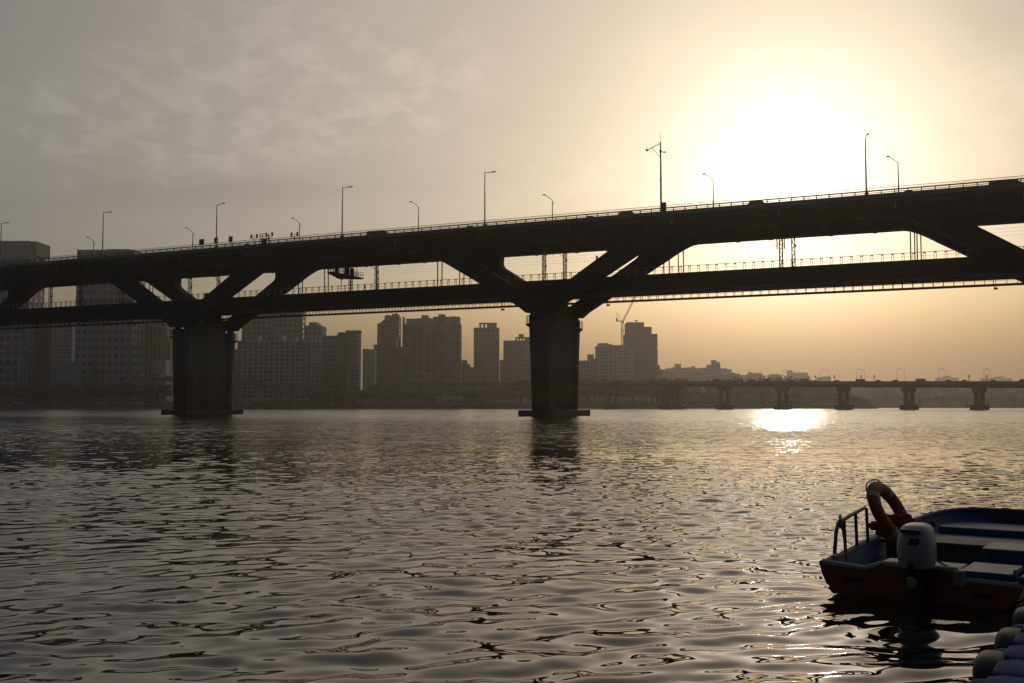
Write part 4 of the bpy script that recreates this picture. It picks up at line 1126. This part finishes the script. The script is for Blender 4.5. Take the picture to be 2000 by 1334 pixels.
# ------------------------------------------------------------------ trees, hedge, parked cars
def leaf_cloud(rg, lobes, n, sz):
    m = MB(); v, f = m.v, m.f
    for i in range(n):
        c, r = rg.choice(lobes)
        d = Vector((rg.gauss(0,1), rg.gauss(0,1), rg.gauss(0,1))).normalized() * (r * rg.uniform(0.55, 1.05))
        p = Vector(c) + d
        a = Vector((rg.gauss(0,1), rg.gauss(0,1), rg.gauss(0,1))).normalized(); b = a.orthogonal().normalized()
        s_ = sz * rg.uniform(0.5, 1.3)
        o = len(v)
        v += [tuple(p - a*s_*0.5), tuple(p + b*s_*0.32), tuple(p + a*s_*0.5), tuple(p - b*s_*0.32)]
        f.append((o, o+1, o+2, o+3))
    return m
TREES = []
for k in range(5):
    rg = random.Random(100+k)
    H = 1.0
    lobes = []
    for i in range(11):
        a = rg.uniform(0, 2*math.pi); rad = rg.uniform(0, 0.34)
        lobes.append(((rad*math.cos(a), rad*math.sin(a), rg.uniform(0.38, 0.86)), rg.uniform(0.12, 0.22)))
    cr_me = leaf_cloud(rg, lobes, 620, 0.095).mesh('crown', 'leaf' if k != 4 else 'leaf_yellow')
    tm = MB().tube([(0,0,-0.03),(0.01,0,0.25),(0,0.01,0.55),(0.02,0,0.78)], [0.035,0.026,0.018,0.006], 7)
    for c, r in lobes[:6]:
        tm.tube([(0,0,0.26+0.04*rg.random()), (c[0]*0.5, c[1]*0.5, (0.3+c[2])/2), c], [0.016, 0.010, 0.004], 5)
    TREES.append((cr_me, tm.mesh('trunk', 'bark')))
rgt = random.Random(77)
def tree(X, Y, h, label, group, k=None):
    cr_me, tr_me = TREES[rgt.randrange(4) if k is None else k]
    o = thing('riverside_tree', label, 'tree', (X, Y, ground_at(X, Y)-0.1), rgt.uniform(0, 6.28), group)
    w = h*rgt.uniform(0.85, 1.25)
    o.scale = (w, w, h)
    inst('crown', cr_me, o); inst('trunk', tr_me, o)
for i in range(52):
    x_ = -60 + i*7.6 + rgt.uniform(-4, 4); Y_ = rgt.uniform(737, 752)
    tree(at(x_, 750, Y_).x, Y_, rgt.uniform(9, 15), 'dark leafy tree in the row below the left towers', 'trees below the left towers')
for i in range(20):
    x_ = 615 + i*6.5 + rgt.uniform(-3, 3); Y_ = rgt.uniform(728, 742)
    tree(at(x_, 750, Y_).x, Y_, rgt.uniform(7, 12) + 5*max(0, 1-abs(x_-745)/60), 'dark tree in the clump before the brown towers', 'trees before the brown towers')
for i in range(14):
    x_ = 738 + i*8 + rgt.uniform(-3, 3); Y_ = rgt.uniform(726, 740)
    tree(at(x_, 750, Y_).x, Y_, rgt.uniform(8, 12), 'tree with fresh foliage before the glass slab', 'trees before the glass slab', 4 if x_ > 815 else None)
for i in range(16):
    x_ = 905 + i*9.5 + rgt.uniform(-4, 4); Y_ = rgt.uniform(745, 758)
    tree(at(x_, 750, Y_).x, Y_, rgt.uniform(8, 12), 'small dark tree at the foot of the tan towers', 'trees at the foot of the tan towers')
for i in range(26):
    x_ = 1120 + i*8.4 + rgt.uniform(-4, 4); Y_ = rgt.uniform(762, 778)
    tree(at(x_, 750, Y_).x, Y_, rgt.uniform(10, 15) + 3, 'hazy tree behind the far road bridge deck', 'trees behind the far bridge', 4 if rgt.random() < 0.3 else None)
# wooded slope behind the far bridge, too far to pick the trees apart
rg = random.Random(9)
lob = []
for i in range(900):
    x_ = rg.uniform(1285, 2150); Xs = (x_-1000)/F_PX
    Y_ = 730
    while Y_ < shore(Xs*Y_) + 18 : Y_ += 6
    Y_ += 190*rg.random()
    X_ = Xs*Y_
    lob.append(((X_, Y_, ground_at(X_, Y_) + rg.uniform(0.8, 3.0)), rg.uniform(1.5, 2.8)))
tag(leaf_cloud(rg, lob, 40000, 1.3).build('far_wood', 'leaf'), 'hazy wooded slope seen beneath the far road bridge', 'wood', kind='stuff')
# flowering hedge at the left
lob = []
for i in range(150):
    x_ = rg.uniform(-60, 175); Y_ = rg.uniform(714, 719); X_ = at(x_, 770, Y_).x
    lob.append(((X_, Y_, ground_at(X_, Y_) + 0.5), rg.uniform(0.5, 0.95)))
tag(leaf_cloud(rg, lob, 6000, 0.5).build('flower_hedge', 'azalea'), 'low magenta flowering hedge on the dark bank at the left', 'hedge', kind='stuff')
# shrubs and rough grass along the waterline
lob = []
for i in range(900):
    x_ = rg.uniform(-80, 1500); d_ = rg.choice((2, 4, 7, 24, 28, 33)) + rg.uniform(-1, 1); X_ = (x_-1000)/F_PX*710; Y_ = shore(X_) + d_
    lob.append(((X_, Y_, ground_at(X_, Y_) + 0.2), rg.uniform(0.4, 1.0)))
tag(leaf_cloud(rg, lob, 22000, 0.55).build('bank_scrub', 'leaf'), 'rough dark scrub along the far waterline', 'scrub', kind='stuff')
for i in range(34):
    x_ = 15 + i*9.6 + rgt.uniform(-4, 4); Y_ = rgt.uniform(725, 729)
    X_ = at(x_, 760, Y_).x
    car((X_, Y_, ground_at(X_, Y_)+0.05), rgt.uniform(-0.1, 0.1), rgt.choice(('sedan', 'suv', 'van')), rgt.choice(CG), 'small parked car in the dark riverside car park at left', 'cars parked on the left bank', False)
for i in range(22):
    x_ = 462 + i*8.2 + rgt.uniform(-3, 3); Y_ = rgt.uniform(729, 735)
    X_ = at(x_, 760, Y_).x
    car((X_, Y_, ground_at(X_, Y_)+0.05), rgt.uniform(-0.1, 0.1), rgt.choice(('sedan', 'suv', 'van')), rgt.choice(CG), 'small parked car beneath the dipping elevated road', 'cars parked under the ramp', False)
for i in range(40):
    x_ = 1300 + i*7.2 + rgt.uniform(-3, 3); Xs = (x_-1000)/F_PX; Y_ = 722
    while Y_ < shore(Xs*Y_) + 18: Y_ += 10
    X_ = Xs*Y_
    car((X_, Y_, ground_at(X_, Y_)+0.05), rgt.uniform(-0.1, 0.1), rgt.choice(('sedan', 'suv', 'van')), rgt.choice(CG), 'glinting parked car on the hazy bank under the far bridge', 'cars parked under the far bridge', False)
pb = at(545, 763, 727)
o = thing('green_bus', 'green bus parked under the elevated road right of the left pier', 'bus', (pb.x, 727, ground_at(pb.x, 727)))
bevel(MB().box(-5, 5, -1.25, 1.25, 0.4, 3.1).build('body', 'bus_green', o), 0.15)
MB().box(-4.7, 4.9, -1.28, 1.28, 1.7, 2.6).build('window_band', 'glass_dark', o)
for a in (-3.2, 3.2):
    for y in (-1.1, 1.1): w_ = MB().lathe([(0.1,-0.15),(0.5,-0.15),(0.5,0.15),(0.1,0.15)], 12).build('wheel', 'tyre', o, loc=(a, y, 0.5)); w_.rotation_euler = (R(90), 0, 0)

# ------------------------------------------------------------------ boat
SL, SR = Vector((3.15, 10.87)), Vector((4.72, 9.78))
sc_ = (SL + SR)/2
rt = (SR - SL).normalized(); fw = Vector((-rt.y, rt.x))
BRZ = math.atan2(fw.y, fw.x)
HB = (SR - SL).length/2
boat = thing('motor_boat', 'small open orange motor boat with blue inside moored at the right', 'boat', (sc_.x, sc_.y, -0.04), BRZ)
ST = [  # x, half width, gunwale z, chine half width, chine z, bottom half width, bottom z
    (0.0, HB, .33, HB-.07, .13, .62, -.12), (0.8, HB+.03, .33, HB-.05, .13, .64, -.14), (1.8, HB+.06, .36, HB-.02, .14, .66, -.15), (2.8, HB+.06, .39, HB-.02, .16, .66, -.15),
    (3.6, HB+.02, .43, HB-.08, .19, .60, -.13), (4.2, HB-.06, .465, HB-.20, .22, .50, -.08), (4.6, HB-.18, .49, HB-.36, .26, .38, 0.0), (4.85, HB-.34, .50, HB-.55, .30, .24, .10), (4.98, HB-.55, .505, .22, .34, .10, .18)]
def hull_ring(st, inset=0.0, drop=0.0):
    x, w, zg, cw, cz, bw, bz = st
    return [(x, w-inset, zg-drop), (x, w-inset-.02, zg-.09), (x, cw-inset, cz), (x, cw-inset-.12, cz-.04+inset*.3), (x, bw-inset, bz+inset), (x, 0, bz-.02+inset),
            (x, -(bw-inset), bz+inset), (x, -(cw-inset-.12), cz-.04+inset*.3), (x, -(cw-inset), cz), (x, -(w-inset-.02), zg-.09), (x, -(w-inset), zg-drop)]
def shell(rings, closed_ends=()):
    n = len(rings[0]); m = MB(); v = [p for r in rings for p in r]; f = []
    for i in range(len(rings)-1):
        for k in range(n-1): f.append((i*n+k, i*n+k+1, (i+1)*n+k+1, (i+1)*n+k))
    if 'end' in closed_ends: f.append(tuple(range((len(rings)-1)*n, len(rings)*n)))
    m.add(v, f); return m
hull = shell([hull_ring(s_) for s_ in ST], ('end',)).build('hull', 'hull_orange', boat, smooth=True)
# lower planing bottom in pale paint
bt = []
for x, w, zg, cw, cz, bw, bz in ST: bt.append([(x-.004, cw-.005, cz-.035), (x-.004, bw+.006, bz-.006), (x-.004, 0, bz-.03), (x-.004, -(bw+.006), bz-.006), (x-.004, -(cw-.005), cz-.035)])
shell(bt).build('hull_bottom', 'hull_bottom', hull, smooth=True)
liner = shell([hull_ring(s_, .05, .0) for s_ in ST], ('end',)).build('inner_liner', 'boat_blue', boat, smooth=True)
# rim all round
rim = []
for s_ in ST: rim.append((s_[0], s_[1]-.025, s_[2]+.005))
rim_pts = rim + [(5.02, .2, .507), (5.03, 0, .508), (5.02, -.2, .507)] + [(x, -y, z) for x, y, z in reversed(rim)]
MB().tube(rim_pts, 0.033, 8).build('gunwale', 'boat_blue', boat, smooth=True)
# transom: low sides, raised middle carrying the motor
tr = MB()
prof = [(HB-.02, .33), (.50, .30), (.34, .36), (-.16, .36), (-.36, .36), (-.40, .27), (-HB+.02, .26)]
poly = [(y, z) for y, z in prof] + [(-HB+.09, .12), (-.6, -.12), (.6, -.12), (HB-.09, .12)]
n = len(poly)
tr.add([(-.0, y, z) for y, z in poly] + [(.07, y, z) for y, z in poly], [tuple(range(n)), tuple(range(2*n-1, n-1, -1))] + [(i, (i+1)%n, (i+1)%n+n, i+n) for i in range(n)])
tr.build('transom', 'hull_orange', boat)
MB().tube([(0.03, y, z+.012) for y, z in prof], 0.034, 8).build('transom_cap', 'boat_white', boat, smooth=True)
MB().box(-.02, .0, .52, .70, .19, .215).build('drain_lip', 'steel_dark', boat); MB().box(-.02, .0, -.68, -.5, .15, .175).build('drain_lip', 'steel_dark', boat)
# inside
MB().box(.06, 4.1, -.74, .74, .0, .03).build('floor', 'boat_blue', boat)
bevel(MB().box(.10, .80, -.30, .46, .03, .30).build('stern_box', 'boat_blue', boat), .02)
bevel(MB().box(.08, .84, -.30, .48, .301, .33).build('stern_lid', 'boat_white', boat), .01)
bevel(MB().box(.10, .66, -.86, -.33, .03, .27).build('locker', 'boat_blue', boat), .02)
bevel(MB().box(.04, .70, -.84, -.38, .272, .36).build('locker_hatch', 'boat_blue', boat), .015)
bevel(MB().box(.045, .695, -.835, -.385, .361, .375).build('locker_lid', 'boat_white', boat), .008)
bevel(MB().box(-.03, .12, -.44, -.33, .22, .38).build('transom_knee', 'boat_white', boat), .02)
bevel(MB().box(2.05, 2.5, -.93, .93, .34, .38).build('thwart', 'boat_wood', boat), .01)
MB().box(2.10, 2.14, -.86, .86, .03, .34).build('thwart_panel', 'boat_wood', boat)
bevel(MB().box(1.05, 1.6, -.92, -.42, .03, .46).build('console', 'boat_blue', boat), .02)
MB().box(1.03, 1.62, -.93, -.40, .461, .478).build('console_top', 'boat_white', boat)
MB().box(3.3, 4.7, -.72, .72, .03, .27).build('bow_step', 'boat_blue', boat)
bevel(MB().box(3.95, 4.75, -.70, .70, .271, .36).build('bow_deck', 'boat_blue', boat), .02)
lt = text_part('447-202', 0.15, boat, (3.05, HB-.045, .27), (R(90), 0, R(0)), 'black_plastic', 0.004)
lt.name = 'registration_lettering'
# side rail
rr_ = MB().tube([(.42, HB-.02, .36), (.52, HB-.01, .60), (.62, HB, .68), (1.1, HB+.02, .72), (1.7, HB+.03, .76)], .021, 8).build('side_rail', 'boat_blue', boat, smooth=True)
for x_, zt, z0 in ((.86, .70, .34), (1.28, .73, .35), (1.7, .76, .36)):
    MB().tube([(x_, HB, z0), (x_, HB+.01, zt)], .019, 8).build('rail_post', 'boat_blue', rr_, smooth=True)
# mooring rope on the rail
rope = thing('mooring_rope', 'thin rope with ring hanging from the blue boat rail', 'rope', boat.matrix_world @ Vector((0,0,0)))
rope.location = boat.location; rope.rotation_euler = boat.rotation_euler
MB().tube([(.63, HB-.02, .70), (.62, HB-.05, .6), (.60, HB-.08, .42), (.58, HB-.10, .24), (.52, HB-.16, .10)], .011, 6).build('strand', 'rope', rope, smooth=True)
MB().tube([(.63+.028*math.cos(a), HB-.02, .745+.028*math.sin(a)) for a in [2*math.pi*i/14 for i in range(15)]], .008, 5).build('ring', 'galv', rope, smooth=True)
MB().lathe([(.004, -.05), (.026, -.03), (.03, 0), (.02, .035), (.004, .05)], 10).build('knot', 'rope', rope, smooth=True, loc=(.63, HB-.02, .68))
cm_ = MB()
for k in range(3): cm_.tube([(.45+(.10+.02*k)*math.cos(a), HB-.2+(.07+.015*k)*math.sin(a), .06+.022*k) for a in [2*math.pi*i/16 for i in range(17)]], .013, 5)
cm_.build('coil', 'rope', rope, smooth=True)

# outboard motor
ob = thing('outboard_motor', 'grey outboard motor marked 30 on the boat transom', 'outboard', (0, 0, 0))
mp_ = boat.location + Vector((fw.x*-.22 + rt.x*.06, fw.y*-.22 + rt.y*.06, 0))
ob.location = mp_; ob.rotation_euler = (0, 0, BRZ); ob.scale = (.9, .84, .97)
def sup(cx, cy, z, a, b, e=2.6, n=28):
    o = []
    for k in range(n):
        t = 2*math.pi*k/n; c, s_ = math.cos(t), math.sin(t)
        o.append((cx + a*math.copysign(abs(c)**(2/e), c), cy + b*math.copysign(abs(s_)**(2/e), s_), z))
    return o
cowl = MB().loft([sup(.03,0,.405,.20,.135), sup(.02,0,.43,.245,.175), sup(.01,0,.50,.265,.192), sup(0,0,.60,.27,.196), sup(0,0,.70,.262,.188), sup(.01,0,.78,.24,.172), sup(.02,0,.825,.20,.140), sup(.03,0,.842,.14,.09)])
co = cowl.build('cowling', 'cowl_grey', ob, smooth=True)
MB().loft([sup(.03,0,.395,.225,.158), sup(.03,0,.425,.248,.180)]).build('cowling_seal', 'black_plastic', ob, smooth=True)
MB().box(-.262,-.15,-.11,.11,.775,.808).build('air_intake', 'black_plastic', ob)
text_part('30', .085, co, (-.272, -.03, .665), (R(90), 0, R(-90)), 'black_plastic', .006, .25, .006, 1.35)
MB().lathe([(.002,-.01),(.035,-.008),(.035,.008),(.002,.01)], 14).build('pull_port', 'black_plastic', ob, loc=(-.262, -.0, .455)).rotation_euler = (0, R(90), 0)
MB().loft([sup(.03,0,.40,.19,.125), sup(.02,0,.33,.15,.10), sup(.0,0,.22,.11,.075), sup(-.02,0,.02,.10,.065), sup(-.03,0,-.35,.11,.035)]).build('midsection', 'black_plastic', ob, smooth=True)
MB().lathe([(.004,-.05),(.055,-.045),(.06,0),(.055,.045),(.004,.05)], 14).build('tilt_joint', 'cowl_grey', ob, loc=(-.09, .03, .29)).rotation_euler = (0, R(80), 0)
MB().box(.10,.26,-.12,.12,.12,.40).build('clamp_bracket', 'black_plastic', ob)

# control cables, fuel line and cleats
MB().tube([(.05, .10, .44), (.22, .16, .50), (.42, .22, .46), (.62, .30, .36), (.9, .38, .10)], .012, 6).build('control_cable', 'black_plastic', ob, smooth=True)
MB().tube([(.05, -.08, .42), (.25, -.14, .47), (.45, -.20, .40), (.7, -.34, .28), (1.1, -.42, .12)], .010, 6).build('fuel_line', 'black_plastic', ob, smooth=True)
MB().tube([(.10, .02, .46), (.34, .03, .52), (.60, .05, .53)], [.022, .018, .024], 8).build('tiller', 'black_plastic', ob, smooth=True)
for cx_, cy_ in ((.16, HB-.10), (.16, -HB+.10), (4.2, HB-.16)):
    MB().box(cx_-.02, cx_+.02, cy_-.012, cy_+.012, .30, .40).tube([(cx_-.07, cy_, .40), (cx_+.07, cy_, .40)], .012, 6).build('cleat', 'galv', boat)
# life ring
lr_c = at(1737, 1000, 11.0)
vr = Vector((0.938, -0.345, 0)); vf = Vector((0.345, 0.938, 0)); vu = Vector((0, 0, 1))
e1 = (vr*0.50 - vu*0.866).normalized(); e2 = ((vr*0.866 + vu*0.50)*0.31 + vf*0.95).normalized(); e3 = e1.cross(e2).normalized()
ring = thing('life_ring', 'orange life ring with white bands leaning on the boat rail', 'life ring', lr_c)
ring.rotation_mode = 'QUATERNION'
ring.rotation_quaternion = Matrix((e1, e2, e3)).transposed().to_quaternion()
RM, Rm = .268, .080
def torus_arc(a0, a1, rm, n=40, k=14, rz=0.75):
    rings = []
    for i in range(n+1):
        a = a0 + (a1-a0)*i/n; ca, sa = math.cos(a), math.sin(a)
        rings.append([((RM + rm*math.cos(2*math.pi*j/k))*ca, (RM + rm*math.cos(2*math.pi*j/k))*sa, rm*rz*math.sin(2*math.pi*j/k)) for j in range(k)])
    return MB().loft(rings, False)
tr_ = torus_arc(0, 2*math.pi, Rm, 64).build('float_ring', 'ring_orange', ring, smooth=True)
for q in range(4):
    a = R(38 + 90*q)
    torus_arc(a-.10, a+.10, Rm+.003, 6).build('reflective_band', 'band_white', ring, smooth=True)
gl = []
for i in range(81):
    a = 2*math.pi*i/80; sag = abs(math.sin(2*a + R(14)))
    gl.append(((RM + Rm + .012 + .018*sag)*math.cos(a), (RM + Rm + .012 + .018*sag)*math.sin(a), 0.01*math.sin(5*a)))
MB().tube(gl, .008, 5).build('grab_rope', 'black_plastic', ring, smooth=True)
# red life vest bundle
rv = random.Random(4)
vest = thing('life_vest', 'crumpled red life vest bundled against the life ring', 'life vest', at(1752, 1030, 11.0))
def lump(ax, ay, az, seed, amp):
    r_ = random.Random(seed); ph = [(r_.uniform(1.5, 5), r_.uniform(1.5, 5), r_.uniform(1.5,5), r_.uniform(0, 6)) for _ in range(7)]
    m = MB(); rings = []
    for i in range(15):
        th = math.pi*(i+.02)/14.04; ringp = []
        for j in range(22):
            p_ = 2*math.pi*j/22; d = Vector((math.sin(th)*math.cos(p_), math.sin(th)*math.sin(p_), math.cos(th)))
            k_ = 1 + amp*sum(math.sin(a*d.x*2 + b*d.y*2 + c*d.z*2 + f_) for a, b, c, f_ in ph)/3
            ringp.append((d.x*ax*k_, d.y*ay*k_, d.z*az*k_))
        rings.append(ringp)
    return m.loft(rings)
lump(.20, .16, .13, 1, .22).build('folded_body', 'vest_red', vest, smooth=True)
lump(.11, .10, .17, 2, .25).build('collar', 'vest_red', vest, smooth=True, loc=(.10, .02, -.08))
lump(.12, .07, .05, 3, .25).build('flap', 'vest_red', vest, smooth=True, loc=(-.18, -.02, .02))
MB().tube([(-.2,-.12,.02),(-.08,-.17,.08),(.06,-.16,.05),(.18,-.13,-.06)], .012, 6).build('strap', 'black_plastic', vest, smooth=True)

# ------------------------------------------------------------------ floating dock
DP = Vector((3.02, 6.62)); dd = Vector((0.535, 0.845)).normalized(); dn = Vector((dd.y, -dd.x))
DRZ = math.atan2(dd.y, dd.x)
dock = thing('floating_dock', 'blue modular plastic floating dock with grey fenders at the lower right corner', 'dock', (DP.x, DP.y, 0), DRZ)
CZ = .30
def cube_mesh():
    h = .232; ch = .085
    pl = [(-h, -h+ch), (-h+ch, -h), (h-ch, -h), (h, -h+ch), (h, h-ch), (h-ch, h), (-h+ch, h), (-h, h-ch)]
    def r_(k, z): return [(x*k, y*k, z) for x, y in pl]
    m = MB().loft([r_(.9, -.14), r_(1.0, -.08), r_(1.0, CZ-.07), r_(.985, CZ-.03), r_(.95, CZ-.008), r_(.90, CZ)])
    me = m.mesh('float_cube', 'pontoon_blue', True)
    return me
cube_me = cube_mesh()
lug_me = MB().lathe([(.05, CZ-.12), (.105, CZ-.11), (.11, CZ-.085), (.08, CZ-.06), (.02, CZ-.055)], 16).mesh('coupling_pin', 'pontoon_blue', True)
for i in range(-7, 5):
    for j in range(0, 5):
        inst('float_cube', cube_me, dock, (i*.475, -.20 - j*.475, rv.uniform(-.004, .004)))
for i in range(-7, 6):
    for j in range(0, 6):
        inst('coupling_pin', lug_me, dock, ((i-.5)*.475, -.20 - (j-.5)*.475, 0))
def fender_mesh():
    rings = []
    prof = [(-.235, .03), (-.225, .07), (-.20, .10), (-.15, .122), (-.06, .13), (.06, .13), (.15, .122), (.20, .10), (.225, .07), (.235, .03)]
    for x_, r_ in prof:
        rings.append([(x_, r_*.92*math.copysign(abs(math.cos(t))**.55, math.cos(t)), r_*1.35*math.copysign(abs(math.sin(t))**.55, math.sin(t))) for t in [2*math.pi*k/24 for k in range(24)]])
    return MB().loft(rings).mesh('fender', 'fender_grey', True)
fen_me = fender_mesh()
for i in range(-4, 3):
    inst('fender', fen_me, dock, (i*.95 + .30, .085, .135 + rv.uniform(-.012, .012))).scale = (.92, .86, .9)

# ------------------------------------------------------------------ haze
hz = MB().box(-2600, 3200, -60, 3700, -2.0, 146).build('haze', 'earth')
hz.data.materials.clear()
hm_ = bpy.data.materials.new('haze_air'); hm_.use_nodes = True
hm_.node_tree.nodes.clear()
pv = hm_.node_tree.nodes.new('ShaderNodeVolumePrincipled')
pv.inputs['Color'].default_value = (0.95, 0.91, 0.84, 1)
pv.inputs['Density'].default_value = 0.00030
pv.inputs['Anisotropy'].default_value = 0.73
mo = hm_.node_tree.nodes.new('ShaderNodeOutputMaterial')
hm_.node_tree.links.new(pv.outputs[0], mo.inputs['Volume'])
hz.data.materials.append(hm_)
tag(hz, 'thin warm haze over the river', 'haze', kind='stuff')
